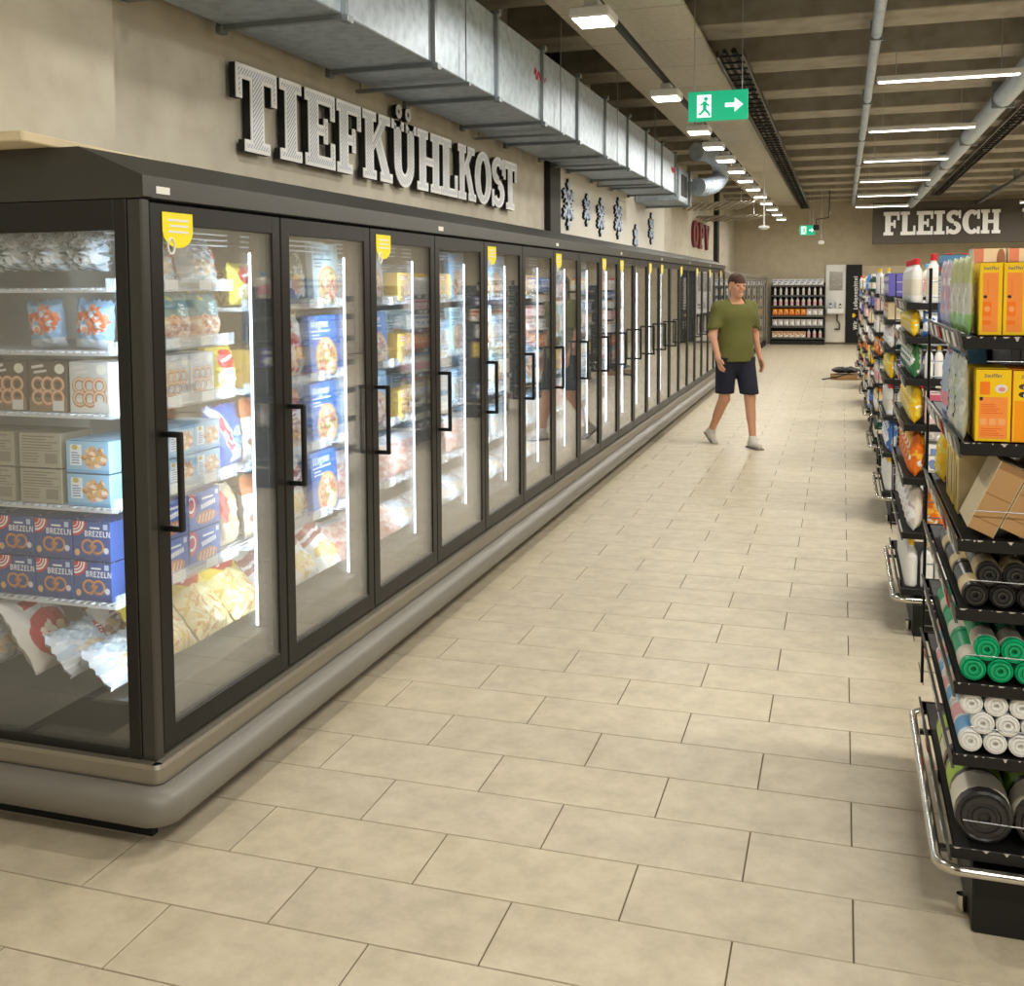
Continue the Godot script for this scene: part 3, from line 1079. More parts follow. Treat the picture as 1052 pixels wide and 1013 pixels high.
# ---------------------------------------------------------------- ducts, beams, trays
func _ducts_and_ceiling():
	var ceil := Node3D.new()
	ceil.name = "trim_40"
	add_child(ceil, true)
	meta(ceil, "strip of pale acoustic panels under the ceiling above the freezer aisle", "ceiling panels", "", "structure")
	# beams across the hall and pale acoustic panels above the freezer aisle
	var bm := bx(M.beam, Vector3(ROOM_L, 3.98, -0.3), Vector3(ROOM_R, CEIL, 0.3), 0.01)
	for k in 20:
		var b := structure("trim_%d" % (k + 5), bm, "beige concrete beam across the ceiling, %s along the hall" % NTH[k], "beam")
		b.position.z = 3.1 - 0.8875 - 1.775 * k
	var pn := bx(M.acoustic, Vector3(-2.2, 3.88, -0.59), Vector3(-1.2, 3.92, 0.59), 0.006)
	for k in 28:
		part(ceil, "ceiling_panel", pn, Transform3D(Basis.IDENTITY, Vector3(0, 0, 1.5 - 1.2 * k)))
	# rectangular duct along the wall
	var o := thing("rectangular_duct", "galvanised rectangular air duct running along the wall above the letters", "duct")
	var seg := bx(M.galvanised, Vector3(-2.92, 3.0, -0.6), Vector3(-2.27, 3.55, 0.6), 0.006)
	var g := G.new()
	g.box(Vector3(-2.945, 2.975, -0.018), Vector3(-2.245, 3.0, 0.018))
	g.box(Vector3(-2.27, 2.975, -0.018), Vector3(-2.245, 3.575, 0.018))
	g.box(Vector3(-2.945, 2.975, -0.018), Vector3(-2.92, 3.575, 0.018))
	g.box(Vector3(-2.945, 3.55, -0.018), Vector3(-2.245, 3.575, 0.018))
	for p in [Vector3(-2.25, 2.98, 0), Vector3(-2.25, 3.565, 0), Vector3(-2.93, 2.98, 0)]:
		g.cbox(p + Vector3(-0.015, -0.022, -0.03), p + Vector3(0.025, 0.015, 0.03), 0.004)
	var fl := g.mesh(M.flange)
	g = G.new()
	g.tube([Vector3(-2.235, 2.96, 0.1), Vector3(-2.235, 3.97, 0.1)], 0.005, 6)
	g.tube([Vector3(-2.955, 2.96, 0.1), Vector3(-2.955, 3.97, 0.1)], 0.005, 6)
	g.box(Vector3(-2.98, 2.952, 0.08), Vector3(-2.21, 2.972, 0.12))
	var hang := g.mesh(M.flange)
	for k in 13:
		var z := -0.6 - 1.2 * k
		part(o, "duct_section", seg, Transform3D(Basis.IDENTITY, Vector3(0, 0, z)))
		part(o, "flange", fl, Transform3D(Basis.IDENTITY, Vector3(0, 0, z - 0.6)))
		if k % 2 == 1:
			part(o, "hanger", hang, Transform3D(Basis.IDENTITY, Vector3(0, 0, z)))
	for q in [Vector3(-2.268, 3.33, -8.2), Vector3(-2.268, 3.3, -15.3)]:
		g = G.new()
		var pth := []
		for k in 16:
			pth.append(q + Vector3(0, 0.04 * sin(k * 1.3) + 0.01 * (k % 3), -0.022 * k))
		g.tube(pth, 0.006, 5)
		part(o, "marker_scrawl", g.mesh(M.red), Transform3D.IDENTITY, "red marker scrawl on the duct")
	# fitting at its far end and the flexible hose
	o = thing("duct_fitting", "galvanised duct fitting with open side beyond the long duct", "duct")
	g = G.new()
	g.cbox(Vector3(-2.95, 2.95, -17.3), Vector3(-2.3, 3.45, -16.3), 0.01)
	part(o, "housing", g.mesh(M.galvanised))
	part(o, "collar", bx(M.flange, Vector3(-2.98, 2.92, -17.36), Vector3(-2.26, 3.48, -17.3), 0.006))
	part(o, "opening", bx(M.black, Vector3(-2.302, 3.04, -17.1), Vector3(-2.29, 3.36, -16.5), 0.004))
	g = G.new()
	var path := []
	for k in 40:
		var a := PI * 1.15 * k / 39.0
		path.append(Vector3(-2.12 + 0.28 * sin(a * 0.85), 3.2 + 0.42 * (1 - cos(a)) * 0.62, -17.0 - 0.75 * sin(a)))
	for k in path.size() - 1:
		g.tube([path[k], (path[k] + path[k + 1]) * 0.5], 0.14, 12)
		g.tube([(path[k] + path[k + 1]) * 0.5, path[k + 1]], 0.128, 12)
	solo("flexible_duct", g.mesh(M.galvanised), "silver flexible hose duct bent up from the fitting", "duct")
	# slatted air grilles under the ceiling
	for s in [[Vector3(-2.45, 3.25, -21.4), "nearer to the hose"], [Vector3(-2.45, 3.2, -24.6), "beyond the first one"]]:
		o = thing("slat_grille", "beige slatted air grille hung under the ceiling, " + s[1], "grille", xf(s[0]))
		part(o, "rail", bx(M.beam, Vector3(-0.75, -0.03, -0.03), Vector3(0.75, 0.03, 0.03), 0.004))
		var sl := bx(M.beam, Vector3(-0.035, -0.05, -1.1), Vector3(0.035, -0.03, 1.1), 0.004)
		for k in 11:
			part(o, "slat", sl, xf(Vector3(-0.7 + 0.14 * k, 0, 0), 0.25))
		g = G.new()
		for x in [-0.6, 0.6]:
			g.tube([Vector3(x, 0, 0), Vector3(x, CEIL - s[0].y, 0)], 0.006, 6)
		part(o, "hanger", g.mesh(M.wire))
	# cable tray above the aisle
	for c in [[-0.97, 3.72, -31.0, -10.0, "above the freezer aisle"], [2.2, 3.9, -30.0, 0.0, "above the goods shelves"]]:
		o = thing("cable_tray", "dark ladder cable tray hung " + c[4], "cable tray")
		for s in [-0.11, 0.11]:
			part(o, "side_rail", bx(M.steel_dark, Vector3(c[0] + s - 0.008, c[1], c[2]), Vector3(c[0] + s + 0.008, c[1] + 0.06, c[3])))
		g = G.new()
		var z: float = c[2] + 0.2
		while z < c[3]:
			g.box(Vector3(c[0] - 0.11, c[1] + 0.01, z), Vector3(c[0] + 0.11, c[1] + 0.025, z + 0.03))
			z += 0.3
		g.tube([Vector3(c[0] - 0.05, c[1] + 0.05, c[2]), Vector3(c[0] - 0.05, c[1] + 0.05, c[3])], 0.02, 8)
		g.tube([Vector3(c[0] + 0.03, c[1] + 0.05, c[2]), Vector3(c[0] + 0.03, c[1] + 0.05, c[3])], 0.025, 8)
		var q := part(o, "rungs_and_cables", g.mesh(M.rubber))
		q.set_meta("kind", "stuff")
		g = G.new()
		z = c[2] + 1.0
		while z < c[3]:
			g.tube([Vector3(c[0], c[1], z), Vector3(c[0], CEIL, z)], 0.006, 6)
			z += 3.0
		part(o, "hanger", g.mesh(M.wire))
	# pipes along the hall
	for c in [[0.25, 3.86, 0.045, M.galvanised, "galvanised pipe under the beams above the aisle"], [1.7, 3.8, 0.11, M.galvanised, "thick round silver duct under the beams above the shelves"], [3.3, 3.78, 0.05, M.steel_dark, "thin dark pipe under the beams in the hall"]]:
		g = G.new()
		g.tube([Vector3(c[0], c[1], -32.0), Vector3(c[0], c[1], 3.5)], c[2], 12)
		o = thing("ceiling_pipe", c[4], "pipe")
		part(o, "pipe_run", g.mesh(c[3]))
		for k in 9:
			part(o, "pipe_clamp", bx(M.flange, Vector3(c[0] - c[2] - 0.01, c[1] - c[2] - 0.008, -0.02), Vector3(c[0] + c[2] + 0.01, 3.98, 0.02)), Transform3D(Basis.IDENTITY, Vector3(0, 0, 3.1 - 0.8875 - 1.775 * (2 * k + 1))))
	# exit signs
	for e in [[Vector3(-0.965, 3.02, -9.0), .47, .235, "green running-man exit sign hung above the freezer aisle"], [Vector3(-0.84, 2.92, -28.4), .36, .24, "green exit sign hung before the back wall"]]:
		o = thing("exit_sign", e[3], "sign", xf(e[0]))
		var w: float = e[1]
		var h: float = e[2]
		part(o, "sign_panel", bx(M.exit_green, Vector3(-w / 2, 0, -0.015), Vector3(w / 2, h, 0.015), 0.004))
		g = G.new()
		var u := h / 10.0
		var ox := -w * 0.22
		g.prism(rc(ox - u * 2.6, u * 1.2, ox + u * 2.2, u * 8.8), 0.015, 0.017)
		g.prism(rc(w * 0.12, u * 4.3, w * 0.3, u * 5.7), 0.015, 0.017)
		g.prism(PackedVector2Array([Vector2(w * 0.28, u * 2.6), Vector2(w * 0.42, u * 5), Vector2(w * 0.28, u * 7.4)]), 0.015, 0.017)
		part(o, "sign_symbol", g.mesh(M.exit_white))
		g = G.new()
		for q in arc(ox + u * 0.4, u * 7.4, Vector2(u, u) * 0.7, Vector2.ZERO, 0, 360, 8):
			g.prism(PackedVector2Array([q[0], q[1], q[2]]), 0.017, 0.018)
		for s in [[0, 6.6, 0, 4, 1.2], [0, 4, 1.4, 2.6, .8], [1.4, 2.6, 1.6, 1.6, .7], [0, 4, -1, 2.8, .8], [-1, 2.8, -2, 2.2, .7], [0, 6.2, 1.5, 5, .6], [0, 6.2, -1.5, 5.4, .6]]:
			var a := Vector2(ox + s[0] * u, s[1] * u)
			var b := Vector2(ox + s[2] * u, s[3] * u)
			var nn = (b - a).normalized().orthogonal() * s[4] * u * 0.5
			g.prism(PackedVector2Array([a + nn, b + nn, b - nn, a - nn]), 0.017, 0.018)
		part(o, "running_figure", g.mesh(M.exit_green))
		g = G.new()
		for x in ([-w * 0.4, w * 0.4] if e[1] > 0.4 else [w * 0.15, w * 0.4]):
			g.tube([Vector3(x, h, 0), Vector3(x, CEIL - e[0].y, 0)], 0.004, 6)
		part(o, "hanger", g.mesh(M.wire))
		area_light("sign_glow", o, Vector3(0, h / 2, 0.03), Vector3(0, 0, 1), Vector2(w, h), 0.02, Color(0.3, 1.0, 0.75))
	# white sensor on a stem, small cameras
	o = thing("ceiling_sensor", "white disc sensor on a slim stem below the track lamps", "sensor", xf(Vector3(-1.327, 2.69, -20.0)))
	g = G.new()
	g.lathe([Vector2(0, -0.02), Vector2(0.06, -0.01), Vector2(0.1, 0.02), Vector2(0.08, 0.05), Vector2(0.02, 0.06)], 18)
	part(o, "disc", g.mesh(M.white))
	g = G.new()
	g.tube([Vector3(0, 0.05, 0), Vector3(0, CEIL - 2.69, 0)], 0.014, 8)
	part(o, "stem", g.mesh(M.white))
	o = thing("ceiling_camera", "dark small camera on a rod before the back wall", "camera", xf(Vector3(-0.62, 3.08, -28.0)))
	g = G.new()
	g.cbox(Vector3(-0.07, -0.06, -0.1), Vector3(0.07, 0.06, 0.14), 0.015)
	part(o, "camera_body", g.mesh(M.black))
	g = G.new()
	g.tube([Vector3(0, 0.05, 0), Vector3(0, 0.2, 0), Vector3(0.3, 0.24, 0)], 0.014, 8)
	g.tube([Vector3(0.3, 0.24, 0), Vector3(0.3, CEIL - 3.08, 0)], 0.014, 8)
	part(o, "mount", g.mesh(M.steel_dark))
	o = thing("pendant_detector", "tiny white detector hanging on a cord before the back wall", "detector", xf(Vector3(-0.5, 2.72, -28.0)))
	g = G.new()
	g.lathe([Vector2(0, -0.05), Vector2(0.06, -0.04), Vector2(0.07, 0.02), Vector2(0.02, 0.05)], 14)
	part(o, "shell", g.mesh(M.white))
	g = G.new()
	g.tube([Vector3(0, 0.04, 0), Vector3(0, CEIL - 2.72, 0)], 0.006, 6)
	part(o, "cord", g.mesh(M.wire))

# ---------------------------------------------------------------- packs: shapes
# carton standing on y = 0 with its printed face at z = 0
func carton(w: float, h: float, d: float, print_mat: Material, side_mat: Material, wrap := false) -> ArrayMesh:
	var lo := Vector3(-w / 2, 0, -d)
	var hi := Vector3(w / 2, h, 0)
	var e := 0.0015
	var g := G.new()
	g.box(lo + Vector3(e, e, 0), hi - Vector3(e, e, 0), "zZ")
	if wrap:
		g.box(lo, hi - Vector3(0, 0, 0), "xX")
	var m := g.mesh(print_mat)
	g = G.new()
	if not wrap:
		g.box(lo + Vector3(0, e, e), hi - Vector3(0, e, e), "xX")
	g.box(lo + Vector3(e, 0, e), hi - Vector3(e, 0, e), "yY")
	for s in [-1.0, 1.0]:
		for zz in [0.0, -d]:
			var zi: float = zz - e if zz == 0.0 else zz + e
			var xo = s * w / 2
			var xi = s * (w / 2 - e)
			g.out4(Vector3(xi, 0, zz), Vector3(xi, h, zz), Vector3(xo, h, zi), Vector3(xo, 0, zi), Vector3(s, 0, 1 if zz == 0.0 else -1))
	return g.mesh(side_mat, m)

# filled bag standing on y = 0, crimped top and bottom, wrinkled
func bag(w: float, h: float, t: float, m: Material, seed_: int, crumple := 0.012) -> ArrayMesh:
	var nx := 14
	var ny := 18
	var g := G.new()
	var at := func(ix: int, iy: int, side: float) -> Vector3:
		var u := float(ix) / nx * 2.0 - 1.0
		var q := float(iy) / ny * 2.0 - 1.0
		var crimp := 1.0 - clampf((absf(q) - 0.86) / 0.14, 0.0, 1.0)
		var body := pow(maxf(0.0, 1.0 - pow(absf(u), 3.0)), 0.6) * pow(maxf(0.0, 1.0 - pow(absf(q) / 0.98, 4.0)), 0.7)
		var belly := 1.0 - 0.12 * (1.0 - absf(q)) * 0.0 + 0.10 * q * -1.0
		var edge := 1.0 - 0.05 * (1.0 - crimp) * 0.0 - 0.06 * pow(absf(q), 6.0) * -1.0
		var z := side * t * 0.5 * body * belly
		var nz := noise.get_noise_3d(u * 3.5 + seed_ * 7.0, q * 4.5, side * 3.0) + 0.6 * noise.get_noise_3d(u * 8.0 + seed_ * 3.0, q * 9.0, side * 5.0)
		z += side * nz * crumple * (0.25 + body)
		if absf(u) == 1.0:
			z = noise.get_noise_3d(u * 3.0 + seed_, q * 5.0, 0.0) * crumple * 0.6
		z += noise.get_noise_2d(u * 2.0 + seed_ * 5.0, q * 2.0) * crumple * (1.0 - body)
		var x := u * w * 0.465 * edge * (1.0 - 0.05 * body + 0.04 * noise.get_noise_2d(q * 4.0 + seed_, u))
		var y := (q * 0.5 + 0.5) * h + 0.012 * noise.get_noise_2d(u * 3.0 + seed_, 9.0) * (1.0 if q > 0 else 0.2)
		if iy == ny:
			y += 0.004 * (1.0 if ix % 2 == 0 else -1.0)
		return Vector3(x, maxf(y, 0.0), z)
	for side in [1.0, -1.0]:
		var pts := []
		for iy in ny + 1:
			for ix in nx + 1:
				pts.append(at.call(ix, iy, side))
		var nr := []
		for iy in ny + 1:
			for ix in nx + 1:
				var dx: Vector3 = pts[iy * (nx + 1) + mini(ix + 1, nx)] - pts[iy * (nx + 1) + maxi(ix - 1, 0)]
				var dy: Vector3 = pts[mini(iy + 1, ny) * (nx + 1) + ix] - pts[maxi(iy - 1, 0) * (nx + 1) + ix]
				nr.append(dx.cross(dy).normalized() * side)
		var s := g.v.size()
		for k in pts.size():
			g.v.append(pts[k])
			g.n.append(nr[k])
			var uu := float(k % (nx + 1)) / nx
			g.t.append(Vector2(uu if side > 0 else 1.0 - uu, 1.0 - float(k / (nx + 1)) / ny))
		for iy in ny:
			for ix in nx:
				var a := s + iy * (nx + 1) + ix
				if side > 0:
					g.i.append_array([a, a + nx + 1, a + 1, a + 1, a + nx + 1, a + nx + 2])
				else:
					g.i.append_array([a, a + 1, a + nx + 1, a + 1, a + nx + 2, a + nx + 1])
	return g.mesh(m)

# roll of bags lying along -z from z = 0, resting on y = 0
func roll_parts(r: float, len_: float, m: Material, label_mats: Array) -> Array:
	var g := G.new()
	var b := Basis(Vector3.RIGHT, -PI / 2)   # y of the profile runs along -z
	var pr := [Vector2(0.0, 0.014), Vector2(r * 0.2, 0.014), Vector2(r * 0.24, 0.002), Vector2(r * 0.4, 0.001), Vector2(r * 0.44, 0.006), Vector2(r * 0.56, 0.006), Vector2(r * 0.6, 0.0), Vector2(r * 0.78, 0.001), Vector2(r * 0.82, 0.005), Vector2(r * 0.9, 0.002), Vector2(r, 0.006), Vector2(r, len_ - 0.006), Vector2(r * 0.9, len_), Vector2(0.0, len_ - 0.01)]
	g.lathe(pr, 18, Vector3(0, r, 0), b)
	var out := [["roll_body", g.mesh(m)]]
	var k := 0
	for lm in label_mats:
		g = G.new()
		var y0: float = len_ * (0.12 + 0.42 * k)
		var y1: float = y0 + len_ * 0.34
		g.lathe([Vector2(r + 0.0004, y0), Vector2(r + 0.0008, y0 + 0.001), Vector2(r + 0.0008, y1), Vector2(r + 0.0004, y1)], 18, Vector3(0, r, 0), b)
		out.append(["paper_label", g.mesh(lm)])
		k += 1
	return out

func bottle_parts(r: float, h: float, body: Material, cap: Material, lab: Material) -> Array:
	var g := G.new()
	g.lathe([Vector2(0, 0), Vector2(r * 0.92, 0), Vector2(r, 0.008), Vector2(r, h * 0.62), Vector2(r * 0.85, h * 0.72), Vector2(r * 0.42, h * 0.82), Vector2(r * 0.4, h * 0.86), Vector2(0, h * 0.86)], 14)
	var out := [["bottle_body", g.mesh(body)]]
	g = G.new()
	g.lathe([Vector2(0, h * 0.86), Vector2(r * 0.46, h * 0.86), Vector2(r * 0.46, h * 0.985), Vector2(r * 0.4, h), Vector2(0, h)], 12)
	out.append(["cap", g.mesh(cap)])
	if lab:
		g = G.new()
		g.lathe([Vector2(r + 0.0006, h * 0.16), Vector2(r + 0.0006, h * 0.52)], 14)
		out.append(["paper_label", g.mesh(lab)])
	return out

# put one pack down: kinds[kind] = [name, category, parts]
func stock(kind: String, t: Transform3D, label: String, group := "") -> Node3D:
	var k: Array = kinds[kind]
	var ps: Array = k[2]
	if ps.size() == 1:
		return solo(k[0], ps[0][1], label, k[1], t, group if group else label)
	var o := thing(k[0], label, k[1], t, group if group else label)
	for p in ps:
		part(o, p[0], p[1])
	return o

func box_kind(kind: String, called: String, w: float, h: float, d: float, pm: Material, sm: Material, wrap := false):
	kinds[kind] = [called, "box", [["carton", carton(w, h, d, pm, sm, wrap)]], Vector3(w, h, d)]

func bag_kind(kind: String, called: String, w: float, h: float, t: float, pic: Pic, seed_: int, rough := 0.28, crumple := 0.012):
	kinds[kind] = [called, "bag", [["pouch", bag(w, h, t, pic.material(kind, rough), seed_, crumple)]], Vector3(w, h, t)]

# ---------------------------------------------------------------- packs: prints
func _prints():
	var r := RandomNumberGenerator.new()
	r.seed = 5
	var white := Color.WHITE
	var gold := [c8(206, 150, 84), c8(224, 178, 110), c8(180, 116, 60), c8(236, 204, 150)]
	var ice := [c8(230, 236, 240), c8(200, 214, 224), c8(246, 248, 250), c8(180, 198, 210)]
	# pretzel carton
	var p := Pic.new(160, 144, c8(34, 74, 150))
	p.rect(0, 0.86, 1, 0.14, c8(26, 58, 126))
	p.ring(0.02, 0.02, 0.34, 0.36, 0.0, c8(206, 30, 50))
	for q in [0.28, 0.2, 0.12]:
		p.ring(0.02, 0.02, q, q * 1.06, 0.82, white)
	p.lines(0.46, 0.13, 0.32, 1, 0.12, white, r)
	p.text("BREZELN", 0.3, 0.38, 0.15, white, true, 0.9)
	for s in [-1.0, 1.0]:
		p.ring(0.52 + s * 0.13, 0.64, 0.19, 0.2, 0.62, c8(172, 104, 56))
		p.ring(0.52 + s * 0.13, 0.63, 0.17, 0.18, 0.8, c8(220, 160, 100))
	p.band(0.42, 0.6, 0.62, 0.84, 0.06, c8(172, 104, 56))
	p.band(0.62, 0.6, 0.42, 0.84, 0.06, c8(200, 136, 80))
	p.disc(0.1, 0.8, 0.07, 0.09, c8(236, 190, 120))
	p.disc(0.88, 0.72, 0.07, 0.08, c8(230, 232, 240))
	p.rect(0.82, 0.05, 0.12, 0.14, c8(200, 214, 240))
	var side := mat("side_blue", c8(40, 84, 160), 0.45)
	box_kind("pretzel", "pretzel_box", 0.145, 0.13, 0.12, p.material("pretzel_print"), side)
	# stick carton, wide
	p = Pic.new(160, 120, c8(40, 96, 190))
	p.ring(0.06, 0.3, 0.2, 0.34, 0.0, c8(210, 60, 90))
	p.ring(0.06, 0.3, 0.13, 0.22, 0.7, white)
	p.lines(0.42, 0.18, 0.4, 1, 0.14, white, r)
	p.band(0.38, 0.44, 0.86, 0.36, 0.14, white)
	for k in 6:
		p.band(0.44 + k * 0.07, 0.5, 0.46 + k * 0.07, 0.3, 0.012, c8(40, 96, 190))
	p.disc(0.55, 0.74, 0.34, 0.18, c8(206, 124, 78))
	for k in 5:
		p.band(0.3 + k * 0.11, 0.86, 0.36 + k * 0.11, 0.64, 0.035, c8(244, 220, 196))
	p.rect(0.86, 0.06, 0.1, 0.14, c8(220, 230, 246))
	box_kind("stick", "pastry_box", 0.2, 0.135, 0.14, p.material("stick_print"), side)
	# pale blue seafood carton
	p = Pic.new(144, 120, c8(150, 200, 232))
	p.rect(0.08, 0.12, 0.28, 0.66, c8(240, 246, 250))
	p.disc(0.2, 0.2, 0.07, 0.08, c8(210, 190, 60))
	p.lines(0.12, 0.36, 0.2, 5, 0.08, c8(90, 130, 180), r)
	p.bits(0.66, 0.5, 0.26, 0.34, 90, 0.07, gold + [c8(228, 168, 140), c8(250, 226, 200)], r)
	p.rect(0.0, 0.9, 1, 0.1, c8(120, 178, 220))
	box_kind("seafood", "seafood_box", 0.165, 0.105, 0.15, p.material("seafood_print"), mat("side_pale_blue", c8(160, 206, 236), 0.45))
	# grey-brown side of the same carton, with its small print
	p = Pic.new(160, 120, c8(172, 166, 146))
	p.lines(0.06, 0.08, 0.86, 5, 0.085, c8(120, 116, 100), r)
	p.rect(0.04, 0.5, 0.92, 0.02, c8(100, 96, 84))
	p.lines(0.06, 0.58, 0.5, 4, 0.085, c8(126, 122, 106), r)
	p.rect(0.62, 0.58, 0.3, 0.3, c8(140, 136, 118))
	box_kind("plain", "plain_carton", 0.165, 0.115, 0.15, p.material("plain_print", 0.8), mat("side_kraft", c8(160, 152, 130), 0.8))
	# brown carton with snack rings, and its pale sister
	for e in [["ring_dark", c8(92, 78, 62), c8(140, 120, 90)], ["ring_pale", c8(206, 208, 206), c8(226, 224, 214)]]:
		p = Pic.new(144, 144, e[1])
		p.rect(0, 0.72, 1, 0.28, e[2])
		for k in 6:
			p.ring(0.24 + 0.26 * (k % 3), 0.46 + 0.26 * int(k / 3.0), 0.19, 0.17, 0.5, c8(178, 122, 84))
			p.ring(0.24 + 0.26 * (k % 3), 0.45 + 0.26 * int(k / 3.0), 0.17, 0.15, 0.72, c8(232, 196, 160))
		p.band(0.08, 0.12, 0.4, 0.08, 0.06, c8(226, 222, 220))
		p.band(0.14, 0.22, 0.48, 0.18, 0.05, c8(226, 222, 220))
		p.disc(0.82, 0.14, 0.13, 0.1, c8(236, 236, 220))
		p.rect(0.62, 0.78, 0.3, 0.2, c8(226, 226, 224))
		box_kind(e[0], "snack_box", 0.15, 0.165, 0.1, p.material(e[0] + "_print"), mat("side_" + e[0], c8(236, 234, 228) if e[0] == "ring_pale" else c8(98, 84, 68), 0.5))
	# pizza cartons
	for e in [["pizza_pale", c8(196, 226, 232), c8(60, 100, 130)], ["pizza_blue", c8(52, 112, 200), white], ["pizza_sky", c8(128, 188, 232), white]]:
		p = Pic.new(160, 160, e[1])
		p.text("Wagner", 0.06, 0.2, 0.13, e[2], true, 1.0)
		p.rect(0.06, 0.25, 0.7, 0.025, e[2])
		p.lines(0.1, 0.31, 0.4, 2, 0.06, e[2], r)
		p.disc(0.58, 0.72, 0.4, 0.36, c8(214, 160, 104))
		p.disc(0.58, 0.72, 0.35, 0.31, c8(236, 200, 140))
		p.bits(0.58, 0.72, 0.3, 0.26, 90, 0.05, [c8(196, 70, 60), c8(246, 226, 180), c8(222, 150, 90), c8(110, 130, 60), c8(232, 180, 170)], r)
		box_kind(e[0], "pizza_box", 0.27, 0.27, 0.032, p.material(e[0] + "_print"), mat("side_" + e[0], e[1], 0.5))
	# yellow carton
	p = Pic.new(128, 128, c8(244, 206, 92))
	p.bits(0.5, 0.64, 0.4, 0.28, 80, 0.07, gold, r)
	p.rect(0.1, 0.08, 0.6, 0.2, c8(220, 120, 40))
	p.lines(0.14, 0.12, 0.5, 2, 0.09, white, r)
	box_kind("golden", "golden_box", 0.2, 0.15, 0.1, p.material("golden_print"), mat("side_golden", c8(238, 190, 80), 0.5))
	p = Pic.new(128, 128, c8(206, 226, 240))
	p.rect(0, 0, 1, 0.22, c8(120, 170, 216))
	p.bits(0.56, 0.6, 0.32, 0.28, 70, 0.06, ice + gold, r)
	p.lines(0.1, 0.06, 0.6, 2, 0.08, white, r)
	box_kind("icy", "frozen_box", 0.19, 0.2, 0.06, p.material("icy_print"), mat("side_icy", c8(196, 216, 232), 0.5))
	# bags
	p = Pic.new(128, 128, c8(214, 220, 224))
	p.bits(0.5, 0.5, 0.5, 0.5, 200, 0.08, ice, r)
	p.bits(0.45, 0.7, 0.3, 0.18, 40, 0.06, [c8(236, 206, 160), c8(244, 228, 200)], r)
	p.disc(0.86, 0.5, 0.1, 0.34, c8(206, 60, 50))
	p.lines(0.8, 0.3, 0.12, 6, 0.07, white, r)
	bag_kind("frosty", "frozen_bag", 0.27, 0.17, 0.09, p, 1, 0.22, 0.016)
	p = Pic.new(128, 128, c8(196, 206, 210))
	p.bits(0.5, 0.5, 0.55, 0.55, 260, 0.07, ice + [c8(150, 160, 164), c8(120, 128, 130)], r)
	bag_kind("clear", "clear_bag", 0.15, 0.13, 0.1, p, 2, 0.18, 0.03)
	p = Pic.new(128, 128, c8(96, 150, 160))
	p.rect(0, 0.5, 1, 0.5, c8(226, 180, 150))
	p.bits(0.5, 0.72, 0.5, 0.26, 120, 0.05, [c8(236, 196, 160), c8(214, 140, 110), c8(240, 224, 200)], r)
	p.disc(0.6, 0.34, 0.2, 0.2, c8(120, 176, 176))
	p.lines(0.48, 0.24, 0.24, 4, 0.07, white, r)
	p.disc(0.3, 0.12, 0.1, 0.06, c8(220, 210, 80))
	bag_kind("teal", "vegetable_bag", 0.2, 0.17, 0.09, p, 3)
	p = Pic.new(128, 128, c8(236, 214, 80))
	p.disc(0.5, 0.3, 0.34, 0.24, c8(210, 40, 44))
	p.band(0.26, 0.34, 0.7, 0.24, 0.07, white)
	p.disc(0.5, 0.72, 0.4, 0.22, c8(238, 236, 224))
	p.bits(0.5, 0.74, 0.34, 0.16, 40, 0.05, [c8(244, 230, 170), c8(230, 206, 120)], r)
	bag_kind("yellow_red", "frozen_bag", 0.18, 0.165, 0.09, p, 4)
	p = Pic.new(128, 128, c8(34, 92, 196))
	p.band(0.1, 0.0, 0.62, 0.9, 0.24, c8(230, 236, 244))
	p.band(0.2, 0.2, 0.5, 0.72, 0.18, c8(200, 40, 60))
	p.band(0.28, 0.4, 0.44, 0.62, 0.05, white)
	p.bits(0.74, 0.62, 0.22, 0.26, 40, 0.06, [c8(110, 170, 230), c8(200, 224, 244)], r)
	bag_kind("blue_red", "frozen_bag", 0.24, 0.24, 0.1, p, 5)
	p = Pic.new(128, 128, c8(206, 190, 160))
	p.bits(0.5, 0.5, 0.4, 0.44, 60, 0.12, [c8(222, 208, 180), c8(196, 176, 140), c8(186, 160, 124)], r)
	p.disc(0.3, 0.3, 0.16, 0.3, c8(190, 60, 50))
	bag_kind("beige", "frozen_bag", 0.2, 0.24, 0.12, p, 6)
	p = Pic.new(160, 160, c8(240, 224, 160))
	p.rect(0, 0, 1, 0.36, c8(238, 206, 50))
	p.disc(0.5, 0.2, 0.36, 0.16, c8(200, 40, 40))
	p.band(0.28, 0.24, 0.7, 0.16, 0.08, white)
	for k in 60:
		var a := r.randf() * PI
		var c := Vector2(r.randf(), r.randf_range(0.45, 1.0))
		var d := Vector2(cos(a), sin(a)) * 0.14
		p.band(c.x - d.x, c.y - d.y, c.x + d.x, c.y + d.y, 0.035, [c8(246, 222, 140), c8(232, 190, 90), c8(250, 236, 190), c8(222, 150, 80)][r.randi() % 4])
	bag_kind("fries", "fries_bag", 0.25, 0.3, 0.09, p, 7)
	p = Pic.new(128, 128, c8(236, 232, 222))
	p.disc(0.5, 0.62, 0.42, 0.32, c8(200, 44, 50))
	p.bits(0.5, 0.7, 0.3, 0.2, 50, 0.07, [c8(236, 200, 150), c8(220, 90, 70), c8(244, 230, 210)], r)
	p.band(0.2, 0.2, 0.6, 0.16, 0.12, c8(200, 44, 50))
	p.rect(0.6, 0.72, 0.16, 0.12, c8(60, 80, 160))
	bag_kind("red_white", "frozen_bag", 0.26, 0.28, 0.1, p, 8)
	p = Pic.new(128, 128, c8(238, 226, 208))
	p.rect(0, 0, 1, 0.3, c8(226, 130, 50))
	p.disc(0.5, 0.24, 0.3, 0.14, c8(170, 50, 60))
	p.bits(0.5, 0.74, 0.44, 0.22, 80, 0.06, gold, r)
